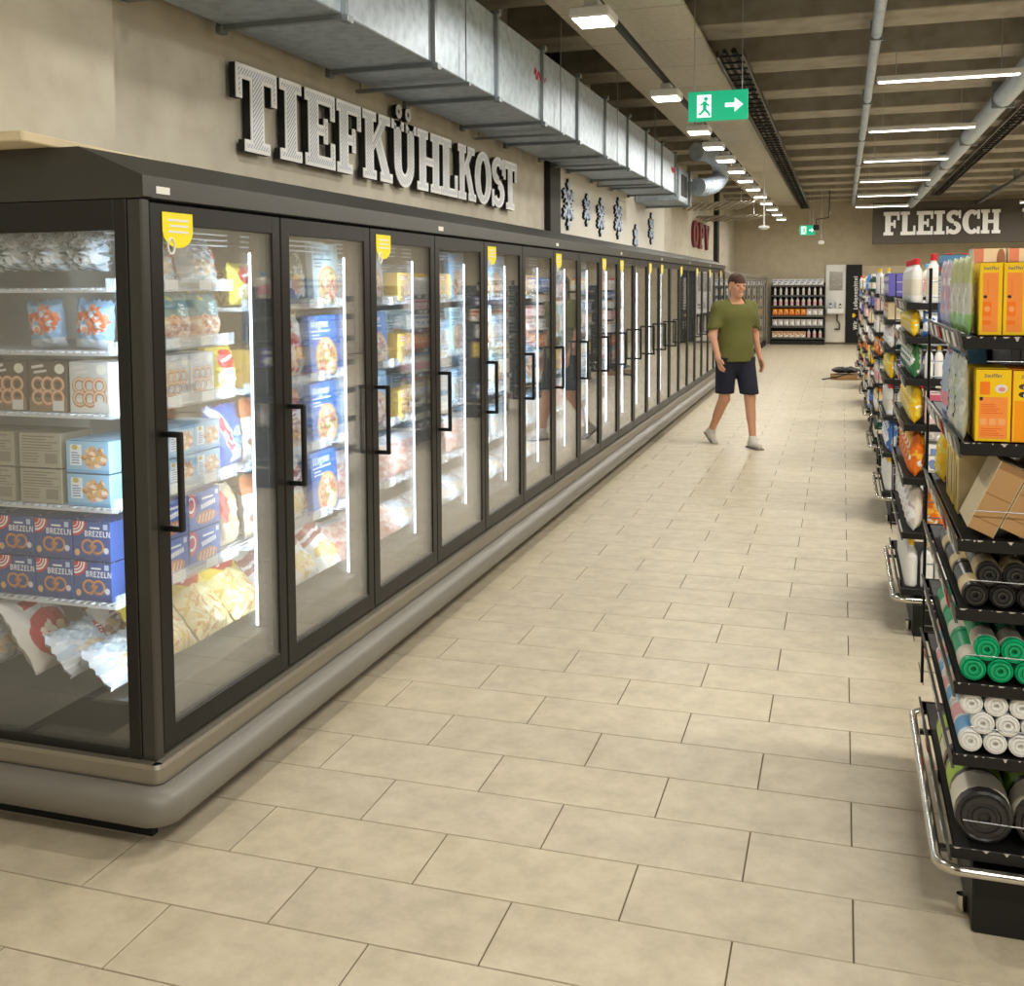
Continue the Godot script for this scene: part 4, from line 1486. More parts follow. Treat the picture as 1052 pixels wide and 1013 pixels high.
	p.lines(0.2, 0.42, 0.5, 3, 0.07, c8(150, 60, 70), r)
	bag_kind("orange_top", "frozen_bag", 0.24, 0.25, 0.1, p, 9)
	p = Pic.new(128, 128, c8(236, 236, 232))
	p.band(0.0, 0.34, 1.0, 0.2, 0.12, c8(160, 64, 54))
	p.band(0.0, 0.5, 1.0, 0.36, 0.08, c8(160, 64, 54))
	p.bits(0.5, 0.78, 0.4, 0.18, 60, 0.06, [c8(240, 214, 130), c8(230, 190, 90)], r)
	bag_kind("white_stripe", "frozen_bag", 0.24, 0.28, 0.1, p, 10)
	p = Pic.new(128, 128, c8(30, 70, 62))
	p.bits(0.5, 0.5, 0.5, 0.4, 50, 0.1, [c8(40, 90, 76), c8(120, 150, 140), c8(230, 236, 232)], r)
	p.disc(0.4, 0.66, 0.26, 0.18, c8(224, 180, 70))
	bag_kind("dark_green", "frozen_bag", 0.2, 0.24, 0.09, p, 11)
	p = Pic.new(128, 128, c8(150, 190, 226))
	p.bits(0.5, 0.4, 0.44, 0.3, 60, 0.08, [c8(226, 110, 60), c8(240, 140, 90), c8(214, 224, 236)], r)
	p.rect(0, 0.8, 1, 0.2, c8(214, 226, 240))
	bag_kind("blue_orange", "frozen_bag", 0.15, 0.155, 0.07, p, 12)
	p = Pic.new(128, 128, c8(236, 176, 160))
	p.bits(0.5, 0.5, 0.46, 0.46, 120, 0.07, [c8(240, 196, 180), c8(226, 140, 120), c8(250, 232, 222)], r)
	p.rect(0, 0.0, 1, 0.2, c8(236, 236, 240))
	bag_kind("shrimp", "seafood_bag", 0.24, 0.22, 0.08, p, 13)

# ---------------------------------------------------------------- packs in the freezers
const NTH := ["first", "second", "third", "fourth", "fifth", "sixth", "seventh", "eighth", "ninth", "tenth", "eleventh", "twelfth", "thirteenth", "fourteenth", "fifteenth", "sixteenth", "seventeenth", "eighteenth", "nineteenth", "twentieth", "twenty-first"]

func tier_name(door: int, tier: int) -> String:
	var n := shelf_heights(door).size()
	return "deck" if tier >= n else NTH[tier] + " shelf"

var pending := []

func put(kind: String, what: String, door: int, tier: int, u: float, depth: float, lift := 0.0, tilt := 0.0, turn := 0.0, roll := 0.0, layer := "", at_end := false):
	pending.append({"kind": kind, "what": (layer + " " + what).strip_edges(), "door": door, "tier": tier, "u": u, "depth": depth, "lift": lift, "tilt": tilt, "turn": turn, "roll": roll, "end": at_end})

func row(kind: String, what: String, door: int, tier: int, us: Array, depth: float, high := 1, tilt := 0.0):
	var s: Vector3 = kinds[kind][3]
	for u in us:
		for k in high:
			put(kind, what, door, tier, u, depth, k * (s.y + 0.002), tilt, rng.randf_range(-0.03, 0.03) if high == 1 else 0.0, 0.0, ["lower", "upper"][k] if high > 1 else "")

# facing the glass end, one behind the other into the depth
func end_row(kind: String, what: String, tier: int, depths: Array, high: int, u: float):
	var s: Vector3 = kinds[kind][3]
	for d in depths:
		for k in high:
			put(kind, what, 0, tier, u, d, k * (s.y + 0.002), 0.0, -PI / 2, 0.0, ["lower", "upper"][k] if high > 1 else "", true)

# set the packs down; each is told by its place on the shelf, counted from the door's handle
func set_down():
	var by := {}
	for p in pending:
		var key := [p.door, p.tier, p.end]
		if not by.has(key):
			by[key] = []
		by[key].append(p)
	for key in by:
		var ps: Array = by[key]
		ps.sort_custom(func(a, b): return (a.depth if a.end else a.u) < (b.depth if b.end else b.u) - 0.0001)
		var n := -1
		var last := -9.0
		for p in ps:
			var v: float = p.depth if p.end else p.u
			if v - last > 0.005:
				n += 1
			last = v
			var hs := shelf_heights(p.door)
			var flat: bool = p.tier >= hs.size()
			var y: float = (0.385 if flat else hs[p.tier] + 0.0135) + p.lift
			var k: Array = kinds[p.kind]
			if k[1] == "box":
				y += k[3].z * sin(-p.tilt)
			else:
				y += k[3].z * 0.5 * sin(-p.tilt) + 0.004
			var where = "deck" if flat else NTH[p.tier] + " shelf"
			var label: String
			if p.end:
				label = "%s facing glass end, %s behind door frame on %s" % [p.what, NTH[n], where]
			else:
				label = "%s, %s from handle on %s of %s freezer door" % [p.what, NTH[n], where, NTH[p.door]]
			var pos := Vector3(RUN_X - p.depth, y, RUN_Z - PITCH * p.door - p.u)
			stock(p.kind, Transform3D(Basis(Vector3.UP, PI / 2 + p.turn) * Basis.from_euler(Vector3(p.tilt, 0, p.roll)), pos), label, "packs behind %s freezer door, %s" % [NTH[p.door], where])

func _freezer_goods():
	_prints()
	# first door, seen through the glass end as well
	for k in 5:
		put("clear", "crumpled clear plastic bag", 0, 0, 0.1, 0.3 + 0.146 * k, 0.05, 0.0, -PI / 2, 0.06 * (k % 3 - 1), "", true)
	put("frosty", "frosty clear bag with red label", 0, 0, 0.385, 0.26, 0, -0.25)
	put("frosty", "frosty clear bag with red label", 0, 0, 0.665, 0.26, 0, -0.25, 0.05)
	put("blue_orange", "small blue and orange bag", 0, 1, 0.1, 0.46, 0, 0, -PI / 2, 0.1, "", true)
	put("blue_orange", "small blue and orange bag", 0, 1, 0.1, 0.285, 0, 0, -PI / 2, -0.06, "", true)
	row("teal", "teal and peach vegetable bag", 0, 1, [0.28, 0.475, 0.67], 0.25, 1, -0.1)
	end_row("ring_pale", "pale ring snack carton", 2, [0.275], 1, 0.05)
	end_row("ring_dark", "dark brown ring snack carton", 2, [0.435, 0.595, 0.755], 1, 0.05)
	row("ring_pale", "pale snack carton standing face on", 0, 2, [0.27, 0.43, 0.59], 0.205, 1)
	put("yellow_red", "yellow bag with red label", 0, 2, 0.78, 0.25, 0, -0.1)
	row("golden", "golden carton at back", 0, 2, [0.4, 0.62], 0.42, 1)
	end_row("seafood", "pale blue seafood carton", 3, [0.29], 2, 0.05)
	end_row("plain", "plain grey-brown carton back", 3, [0.475, 0.66, 0.845], 2, 0.05)
	row("seafood", "pale blue seafood carton", 0, 3, [0.275, 0.443, 0.611], 0.205, 2)
	put("blue_red", "blue bag with red stripe", 0, 3, 0.815, 0.265, 0, -0.08, 0.0)
	end_row("pretzel", "dark blue pretzel carton", 4, [0.285, 0.435, 0.585, 0.735], 2, 0.05)
	row("stick", "blue emblem pastry carton", 0, 4, [0.37, 0.58], 0.205, 2)
	put("beige", "beige bag with red patch", 0, 4, 0.79, 0.27, 0, -0.1)
	put("frosty", "frosty clear bag with red label", 0, 5, 0.14, 0.2, 0.01, -0.8, 0.04)
	put("fries", "yellow and red bag of fries", 0, 5, 0.395, 0.21, 0.01, -0.75, -0.03)
	put("fries", "yellow and red bag of fries", 0, 5, 0.65, 0.21, 0.01, -0.72, 0.03)
	put("fries", "yellow and red bag of fries", 0, 5, 0.9, 0.21, 0.01, -0.76, 0.0)
	put("frosty", "frosty clear bag with red label", 0, 5, 0.16, 0.37, 0.03, -0.7, 0.04)
	put("red_white", "red-white bag at back", 0, 5, 0.17, 0.52, 0.02, -0.6, 0.04)
	put("orange_top", "orange-topped white bag at back", 0, 5, 0.42, 0.43, 0.02, -0.6, 0.02)
	put("fries", "yellow and red bag at back", 0, 5, 0.66, 0.44, 0.02, -0.62, -0.03)
	put("frosty", "frosty clear bag at back", 0, 5, 0.17, 0.72, 0.02, -0.6, 0.04)
	# second door
	put("yellow_red", "yellow bag with red label", 1, 0, 0.15, 0.26, 0, -0.1)
	put("dark_green", "dark green bag", 1, 0, 0.37, 0.26, 0, -0.1)
	put("dark_green", "dark green bag", 1, 0, 0.57, 0.26, 0, -0.1, 0.05)
	row("pizza_pale", "pale pizza carton", 1, 0, [0.81], 0.21, 1, -0.05)
	row("golden", "golden carton at back", 1, 0, [0.3, 0.54], 0.44, 1)
	row("golden", "golden carton", 1, 1, [0.25], 0.22, 1)
	put("red_white", "red and white bag", 1, 1, 0.49, 0.25, 0, -0.08)
	row("golden", "golden carton at back", 1, 1, [0.4, 0.62], 0.46, 1)
	row("pizza_blue", "blue pizza carton", 1, 1, [0.78], 0.21, 1, -0.06)
	put("orange_top", "orange-topped white bag", 1, 2, 0.24, 0.25, 0, -0.08)
	put("orange_top", "orange-topped white bag", 1, 2, 0.49, 0.25, 0, -0.1)
	row("pizza_blue", "blue pizza carton", 1, 2, [0.78], 0.21, 1, -0.06)
	row("pizza_sky", "sky blue pizza carton at back", 1, 2, [0.7], 0.32, 1, -0.04)
	put("orange_top", "orange-topped white bag", 1, 3, 0.24, 0.25, 0, -0.1)
	put("white_stripe", "white bag with brown-red stripes", 1, 3, 0.48, 0.25, 0, -0.08)
	row("pizza_blue", "blue pizza carton", 1, 3, [0.77], 0.21, 1, -0.06)
	row("pizza_sky", "sky blue pizza carton at back", 1, 3, [0.7], 0.32, 1, -0.04)
	for e in [0.325, 0.565, 0.8]:
		put("white_stripe", "white bag with brown-red stripes", 1, 4, e, 0.21, 0.012, -0.75, 0.0)
	put("fries", "yellow and red bag at back", 1, 4, 0.42, 0.44, 0.012, -0.65)
	put("fries", "yellow and red bag at back", 1, 4, 0.7, 0.44, 0.012, -0.65)
	# third door
	row("icy", "pale blue and white carton", 2, 0, [0.25], 0.26, 1)
	row("pizza_pale", "pale pizza carton", 2, 0, [0.5], 0.21, 1, -0.05)
	row("pizza_blue", "blue pizza carton", 2, 0, [0.66], 0.29, 1, -0.05)
	for t in [1, 2]:
		row("pizza_blue" if t == 1 else "pizza_sky", "blue pizza carton" if t == 1 else "sky blue pizza carton", 2, t, [0.275, 0.552], 0.21, 1, -0.06)
		row("pizza_sky" if t == 1 else "pizza_blue", "sky blue pizza carton at back" if t == 1 else "blue pizza carton at back", 2, t, [0.36, 0.65], 0.3, 1, -0.04)
	row("shrimp", "pink shrimp bag", 2, 3, [0.23, 0.46, 0.69], 0.25, 1, -0.1)
	row("icy", "pale blue carton at back", 2, 3, [0.3, 0.52, 0.74], 0.4, 1)
	for e in [0.22, 0.46, 0.7]:
		put("shrimp", "pink shrimp bag", 2, 4, e, 0.21, 0.012, -0.8)
	# fourth and fifth door
	row("golden", "golden carton", 3, 0, [0.102, 0.307, 0.512, 0.717], 0.21, 1)
	row("icy", "pale blue carton at back", 3, 0, [0.3, 0.52, 0.74], 0.4, 1)
	row("golden", "golden carton", 3, 1, [0.102, 0.307], 0.21, 1)
	row("icy", "pale blue and white carton", 3, 1, [0.507, 0.705], 0.21, 1)
	row("pizza_pale", "pale pizza carton at back", 3, 1, [0.3, 0.6], 0.34, 1, -0.04)
	row("golden", "golden carton", 3, 2, [0.102, 0.307], 0.21, 1)
	row("pizza_sky", "sky blue pizza carton", 3, 2, [0.57], 0.23, 1, -0.05)
	row("icy", "pale blue carton at back", 3, 2, [0.24, 0.46], 0.4, 1)
	row("shrimp", "pink shrimp bag", 3, 3, [0.13, 0.36, 0.59], 0.25, 1, -0.1)
	row("icy", "pale blue carton at back", 3, 3, [0.3, 0.52, 0.74], 0.4, 1)
	row("pizza_sky", "sky blue pizza carton", 4, 0, [0.14, 0.412, 0.684], 0.21, 1, -0.05)
	row("pizza_pale", "pale pizza carton", 4, 1, [0.14, 0.412, 0.684], 0.21, 1, -0.05)
	row("icy", "pale blue and white carton", 4, 2, [0.1, 0.3, 0.5, 0.7], 0.21, 1)
	row("pizza_sky", "sky blue pizza carton at back", 4, 2, [0.34, 0.66], 0.34, 1, -0.04)
	row("shrimp", "pink shrimp bag", 4, 3, [0.13, 0.36, 0.59], 0.25, 1, -0.1)
	row("icy", "pale blue carton at back", 4, 3, [0.3, 0.52, 0.74], 0.4, 1)
	for d in [3, 4]:
		for e in [0.14, 0.415, 0.69]:
			put("frosty", "frosty clear bag with red label", d, 4, e, 0.21, 0.012, -0.75)
	# the doors further on
	var pool := [["icy", "pale blue and white carton"], ["pizza_sky", "sky blue pizza carton"], ["pizza_pale", "pale pizza carton"], ["icy", "pale blue and white carton"], ["golden", "golden carton"], ["pizza_pale", "pale pizza carton"], ["shrimp", "pink shrimp bag"]]
	for d in range(5, 21):
		for tier in 5:
			var e: Array = pool[(d * 3 + tier * 2) % pool.size()]
			var flat := tier == 4
			if d > 12 and flat:
				continue
			var us := [0.14, 0.415, 0.69] if flat or kinds[e[0]][3].x > 0.23 else [0.102, 0.307, 0.512, 0.717] if d < 10 else [0.15, 0.43, 0.69]
			for u in us:
				if flat:
					put("frosty", "frosty clear bag with red label", d, tier, u, 0.22, 0.012, -0.8)
				else:
					put(e[0], e[1], d, tier, u, 0.26 if kinds[e[0]][1] == "bag" else 0.22, 0, -0.05)
	set_down()

# ---------------------------------------------------------------- end shelves across the aisle
func shelf_unit(z0: float, hs: Array, nth_: String, near_one: bool) -> Node3D:
	var o := thing("end_shelf", "black end-of-row goods shelf with chrome bumper, %s along the aisle" % nth_, "shelf", Transform3D(Basis.IDENTITY, Vector3(0.29, 0, z0)), "end shelves along the aisle")
	var ln := 1.05
	part(o, "back_panel", bx(M.shelf_black, Vector3(0.5, 0.1, -ln), Vector3(0.54, 1.82 if near_one else 1.72, 0)))
	part(o, "base", bx(M.shelf_black, Vector3(0.06, 0.0, -ln + 0.03), Vector3(0.54, 0.16, -0.02), 0.006))
	for zz in [-0.02, -ln + 0.02]:
		part(o, "upright", bx(M.shelf_black, Vector3(0.46, 0.1, zz - 0.015), Vector3(0.5, 1.8, zz + 0.015), 0.003))
	for k in hs.size():
		var y: float = hs[k]
		var g := G.new()
		g.cbox(Vector3(0.012, y - 0.024, -ln), Vector3(0.5, y - 0.004, -0.006), 0.002)
		g.cbox(Vector3(0.0, y - 0.034, -0.012), Vector3(0.5, y - 0.002, 0.0), 0.002)
		g.cbox(Vector3(0.0, y - 0.034, -ln), Vector3(0.5, y - 0.002, -ln + 0.012), 0.002)
		var s := part(o, "shelf", g.mesh(M.shelf_black))
		g = G.new()
		g.prism(PackedVector2Array([Vector2(0.0, y - 0.042), Vector2(0.008, y - 0.042), Vector2(-0.004, y + 0.012), Vector2(-0.012, y + 0.012)]), -ln, 0.0)
		part(s, "price_rail", g.mesh(M.rail_grey))
		# price cards in the rail, and chipped paint on the near edge
		var cards := 6 if near_one else 5
		for q in cards:
			var zc := -0.1 - q * (0.85 / cards) - 0.03 * ((q + k) % 2)
			var b := Basis(Vector3.BACK, 0.22)
			var m := bx(M.price_red if (q + k) % 7 == 3 else M.price, Vector3(-0.003, -0.018, -0.03), Vector3(0.0, 0.018, 0.03))
			part(s, "price_card", m, Transform3D(b, Vector3(-0.0075, y - 0.014, zc)))
		if near_one:
			g = G.new()
			var r := RandomNumberGenerator.new()
			r.seed = 40 + k
			var x := 0.01
			while x < 0.32:
				var wd := r.randf_range(0.003, 0.02)
				var d := r.randf_range(0.001, 0.005)
				var dp := r.randf_range(0.004, 0.012) if r.randf() < 0.25 else d
				g.prism(PackedVector2Array([Vector2(x, y - 0.0022), Vector2(x + wd * 0.2, y - 0.0022 - d), Vector2(x + wd * 0.4, y - 0.0022 - dp), Vector2(x + wd * 0.6, y - 0.0022 - dp * 0.9), Vector2(x + wd * 0.75, y - 0.0022 - d * 0.6), Vector2(x + wd, y - 0.0022)]), 0.0, 0.0006)
				x += wd + r.randf_range(0.002, 0.03)
			part(s, "paint_chips", g.mesh(M.chip)).set_meta("kind", "stuff")
			if k >= 2:
				g = G.new()
				g.tube([Vector3(0.03, y + 0.075, 0.004), Vector3(0.5, y + 0.07, 0.004)], 0.0016, 6)
				part(s, "guard_wire", g.mesh(M.wire))
	# wire divider at the far side, with its black edge
	var g2 := G.new()
	g2.tube([Vector3(0.0, 0.3, -ln - 0.012), Vector3(0.0, 1.76, -ln - 0.012)], 0.0055 if near_one else 0.003, 8)
	part(o, "divider_post", g2.mesh(M.black))
	g2 = G.new()
	for k in 26:
		g2.tube([Vector3(0.0, 0.34 + 0.055 * k, -ln - 0.012), Vector3(0.46, 0.34 + 0.055 * k, -ln - 0.012)], 0.0022, 5)
	var dv := part(o, "divider_wires", g2.mesh(M.wire))
	dv.set_meta("kind", "stuff")
	# chrome bumper round the foot
	var pth := [Vector3(0.46, 0.19, -ln - 0.03)]
	for c in [[Vector3(0.03, 0.19, -ln + 0.03), 90.0, 180.0, -1.0], [Vector3(0.03, 0.19, -0.03), 180.0, 270.0, 1.0]]:
		for k in 7:
			var a := deg_to_rad(lerpf(c[1], c[2], k / 6.0))
			pth.append(c[0] + Vector3(cos(a) * 0.06, 0, -sin(a) * 0.06))
	pth.append(Vector3(0.46, 0.19, 0.03))
	g2 = G.new()
	g2.tube(pth, 0.014, 12)
	part(o, "bumper_tube", g2.mesh(M.chrome), Transform3D.IDENTITY, "chrome bumper tube")
	for zz in [-0.12, -ln + 0.12]:
		g2 = G.new()
		g2.cbox(Vector3(-0.03, 0.165, zz - 0.012), Vector3(0.07, 0.18, zz + 0.012), 0.003)
		part(o, "bumper_bracket", g2.mesh(M.steel_dark))
		g2 = G.new()
		g2.tube([Vector3(0.045, 0.0, zz), Vector3(0.045, 0.05, zz)], 0.014, 10)
		part(o, "foot", g2.mesh(M.chrome))
	return o

func _shelf_prints():
	var r := RandomNumberGenerator.new()
	r.seed = 15
	var white := Color.WHITE
	# tall duster box
	var p := Pic.new(96, 320, c8(250, 206, 10))
	p.rect(0.12, 0.14, 0.72, 0.82, c8(252, 148, 62))
	p.text("Swiffer", 0.14, 0.1, 0.045, c8(96, 96, 120), true, 1.0)
	p.rect(0.14, 0.54, 0.4, 0.2, c8(252, 126, 10))
	p.disc(0.34, 0.64, 0.14, 0.04, c8(252, 170, 100))
	p.rect(0.14, 0.8, 0.4, 0.06, c8(252, 126, 10))
	p.disc(0.24, 0.47, 0.09, 0.022, c8(60, 40, 60))
	p.lines(0.3, 0.24, 0.12, 10, 0.022, c8(240, 120, 40), r)
	box_kind("duster", "duster_box", 0.053, 0.185, 0.14, p.material("duster_print"), M.yellow)
	# broad duster box, two faces
	p = Pic.new(144, 320, c8(250, 206, 10))
	p.text("Swiffer", 0.2, 0.11, 0.05, c8(100, 100, 120), true, 1.0, 0.2)
	p.rect(0.08, 0.38, 0.84, 0.58, c8(252, 150, 66))
	p.rect(0.1, 0.17, 0.3, 0.18, c8(250, 130, 20))
	p.disc(0.72, 0.26, 0.18, 0.06, c8(236, 226, 226))
	p.disc(0.74, 0.27, 0.1, 0.03, c8(226, 150, 150))
	p.rect(0.1, 0.38, 0.1, 0.05, c8(50, 36, 50))
	for k in 3:
		p.rect(0.12 + 0.27 * k, 0.68, 0.2, 0.09, c8(250, 176, 110))
	p.lines(0.14, 0.48, 0.66, 5, 0.03, c8(240, 110, 30), r)
	p.lines(0.14, 0.82, 0.7, 4, 0.03, c8(240, 110, 30), r)
	box_kind("duster_wide", "duster_box", 0.082, 0.185, 0.2, p.material("duster_wide_print"), M.yellow)
	p = Pic.new(144, 320, c8(250, 206, 10))
	p.text("Swiffer", 0.2, 0.11, 0.05, c8(100, 100, 120), true, 1.0, 0.2)
	p.rect(0.04, 0.42, 0.96, 0.58, c8(254, 160, 0))
	for k in 4:
		p.disc(0.3 + 0.36 * (k % 2), 0.22 + 0.11 * int(k / 2.0), 0.15, 0.04, [c8(90, 70, 50), c8(236, 160, 70), c8(70, 50, 50), c8(200, 190, 180)][k])
		p.disc(0.34 + 0.36 * (k % 2), 0.23 + 0.11 * int(k / 2.0), 0.06, 0.02, white)
	box_kind("duster_pad", "duster_box", 0.082, 0.183, 0.2, p.material("duster_pad_print"), M.orange)
	p = Pic.new(128, 128, c8(238, 220, 200))
	p.disc(0.16, 0.06, 0.16, 0.24, c8(226, 140, 120))
	p.disc(0.86, 0.14, 0.14, 0.14, c8(160, 110, 90))
	p.lines(0.2, 0.5, 0.6, 2, 0.1, c8(206, 170, 150), r)
	box_kind("pale_pack", "tissue_box", 0.08, 0.225, 0.1, p.material("pale_pack_print"), M.off_white)
	# green-and-white sachets and others
	p = Pic.new(96, 128, c8(214, 220, 200))
	p.rect(0, 0.0, 1, 0.34, c8(206, 214, 150))
	p.rect(0, 0.74, 1, 0.26, c8(150, 208, 110))
	p.bits(0.5, 0.54, 0.4, 0.16, 30, 0.08, [c8(230, 196, 190), c8(190, 200, 170), white], r)
	bag_kind("sachet", "cleaning_pouch", 0.14, 0.2, 0.022, p, 21, 0.3, 0.004)
	p = Pic.new(96, 128, c8(222, 206, 218))
	p.bits(0.5, 0.4, 0.5, 0.4, 40, 0.1, [c8(214, 170, 190), c8(190, 196, 224), white], r)
	p.rect(0, 0.8, 1, 0.2, c8(190, 190, 220))
	bag_kind("sachet_pink", "cleaning_pouch", 0.14, 0.2, 0.022, p, 22, 0.3, 0.004)
	p = Pic.new(96, 128, c8(190, 206, 236))
	p.rect(0, 0.55, 1, 0.2, c8(236, 160, 176))
	p.rect(0, 0.82, 1, 0.1, c8(90, 90, 150))
	bag_kind("cloth", "cloth_pack", 0.16, 0.2, 0.03, p, 23, 0.35, 0.012)
	p = Pic.new(96, 128, c8(206, 212, 200))
	p.rect(0.3, 0.1, 0.14, 0.8, c8(170, 206, 70))
	p.rect(0.5, 0.2, 0.1, 0.6, c8(70, 56, 40))
	p.bits(0.75, 0.5, 0.24, 0.5, 40, 0.07, [c8(222, 226, 216), c8(190, 204, 198)], r)
	bag_kind("cloth_lime", "cloth_pack", 0.15, 0.21, 0.03, p, 24, 0.3, 0.007)
	p = Pic.new(96, 160, c8(36, 92, 170))
	p.rect(0, 0.3, 1, 0.4, c8(226, 234, 244))
	p.rect(0.1, 0.16, 0.7, 0.08, c8(210, 60, 60))
	p.lines(0.1, 0.36, 0.8, 6, 0.05, c8(120, 160, 210), r)
	p.rect(0, 0.0, 1, 0.1, c8(90, 160, 220))
	box_kind("blue_pack", "cleaner_box", 0.16, 0.225, 0.1, p.material("blue_pack_print"), M.light_blue)
	p = Pic.new(96, 128, c8(238, 206, 80))
	p.disc(0.4, 0.5, 0.24, 0.4, c8(40, 56, 30))
	p.rect(0.62, 0.1, 0.34, 0.8, c8(214, 180, 40))
	box_kind("sponge", "sponge_pack", 0.09, 0.17, 0.1, p.material("sponge_print"), M.cream)
	p = Pic.new(128, 160, c8(180, 142, 96))
	p.rect(0, 0.46, 1, 0.02, c8(150, 112, 70))
	p.rect(0, 0.82, 1, 0.02, c8(150, 112, 70))
	p.rect(0, 0.0, 1, 0.1, c8(150, 114, 74))
	box_kind("corrugated", "cardboard_box", 0.068, 0.19, 0.2, p.material("corrugated_print", 0.9), M.pallet_paper)
	# rolls
	kinds["roll_black"] = ["bin_bag_roll", "roll", roll_parts(0.031, 0.24, M.dark_bag, [M.cream]), Vector3(.062, .062, .24)]
	kinds["roll_green"] = ["bin_bag_roll", "roll", roll_parts(0.031, 0.24, M.green, [M.off_white])]
	kinds["roll_white"] = ["bin_bag_roll", "roll", roll_parts(0.0285, 0.24, M.white, [M.light_blue, M.pink])]
	kinds["roll_big"] = ["bin_bag_roll", "roll", roll_parts(0.07, 0.3, M.dark_bag, [M.off_white, M.lime])]
	# small goods for the shelves further on
	for e in [["bottle_red", M.white, M.red, M.off_white, .026, .19], ["bottle_yellow", M.white, M.yellow, null, .03, .24], ["bottle_orange", M.cream, M.orange, M.white, .034, .17], ["bottle_blue", M.blue, M.white, M.white, .034, .18], ["bottle_green", M.dark_green, M.white, M.off_white, .034, .16], ["bottle_violet", M.violet, M.white, M.white, .034, .16], ["bottle_clear", M.off_white, M.light_blue, M.pink, .034, .18]]:
		kinds[e[0]] = ["cleaner_bottle", "bottle", bottle_parts(e[4], e[5], e[1], e[2], e[3]), Vector3(e[4] * 2, e[5], e[4] * 2)]
	for e in [["pouch_yellow", c8(248, 200, 20), c8(250, 226, 90)], ["pouch_orange", c8(240, 120, 20), c8(250, 190, 60)], ["pouch_white", c8(232, 228, 216), c8(206, 190, 196)], ["pouch_green", c8(60, 120, 70), c8(224, 226, 210)], ["pouch_blue", c8(70, 120, 200), c8(226, 232, 240)]]:
		p = Pic.new(64, 96, e[1])
		p.bits(0.5, 0.6, 0.44, 0.34, 30, 0.14, [e[2], e[1], white], r)
		p.rect(0.1, 0.1, 0.7, 0.18, e[2])
		bag_kind(e[0], "household_pouch", 0.13, 0.17, 0.06, p, 30 + kinds.size(), 0.35, 0.008)
	for e in [["pack_cream", c8(232, 214, 170), c8(200, 80, 60)], ["pack_pink", c8(230, 196, 196), c8(190, 90, 110)], ["pack_white", c8(234, 232, 226), c8(120, 140, 190)], ["pack_violet", c8(96, 90, 170), c8(230, 226, 240)]]:
		p = Pic.new(64, 96, e[1])
		p.rect(0.1, 0.12, 0.8, 0.2, e[2])
		p.bits(0.5, 0.66, 0.36, 0.22, 20, 0.12, [e[2], white], r)
		box_kind(e[0], "household_box", 0.11, 0.13, 0.09, p.material(e[0] + "_print"), mat("side_" + e[0], e[1], 0.5))

var told := {}

func count_label(what: String, how: String, e: int, t: int) -> String:
	var key := "%s|%s|%d|%d" % [what, how, e, t]
	var n: int = told.get(key, 0)
	told[key] = n + 1
	return "%s %s %s, %s tier, %s end shelf" % [NTH[n], what, how, NTH[t], NTH[e]]

# goods facing the aisle on end shelf e (0 is the nearest), tier t
func face_aisle(kind: String, what: String, e: int, t: int, y: float, z: float, depth := 0.03, tilt := 0.0, turn := 0.0, size_ := 1.0):
	var k: Array = kinds[kind]
	if k[1] == "box":
		y += k[3].z * sin(-tilt)
	stock(kind, Transform3D(Basis(Vector3.UP, -PI / 2 + turn) * Basis.from_euler(Vector3(tilt, 0, 0)) * Basis.from_scale(Vector3.ONE * size_), Vector3(0.29 + depth, y + 0.0005, z)), count_label(what, "from cross aisle", e, t), "goods on %s tier of %s end shelf" % [NTH[t], NTH[e]])

func face_near(kind: String, what: String, e: int, t: int, y: float, x: float, z: float, tilt := 0.0, roll := 0.0, turn := 0.0, size_ := 1.0):
	var k: Array = kinds[kind]
	if k[1] == "box":
		y += k[3].z * sin(-tilt)
	stock(kind, Transform3D(Basis.from_euler(Vector3(tilt, turn, roll)) * Basis.from_scale(Vector3.ONE * size_), Vector3(x, y + 0.0005, z)), count_label(what, "facing cross aisle", e, t), "goods on %s tier of %s end shelf" % [NTH[t], NTH[e]])

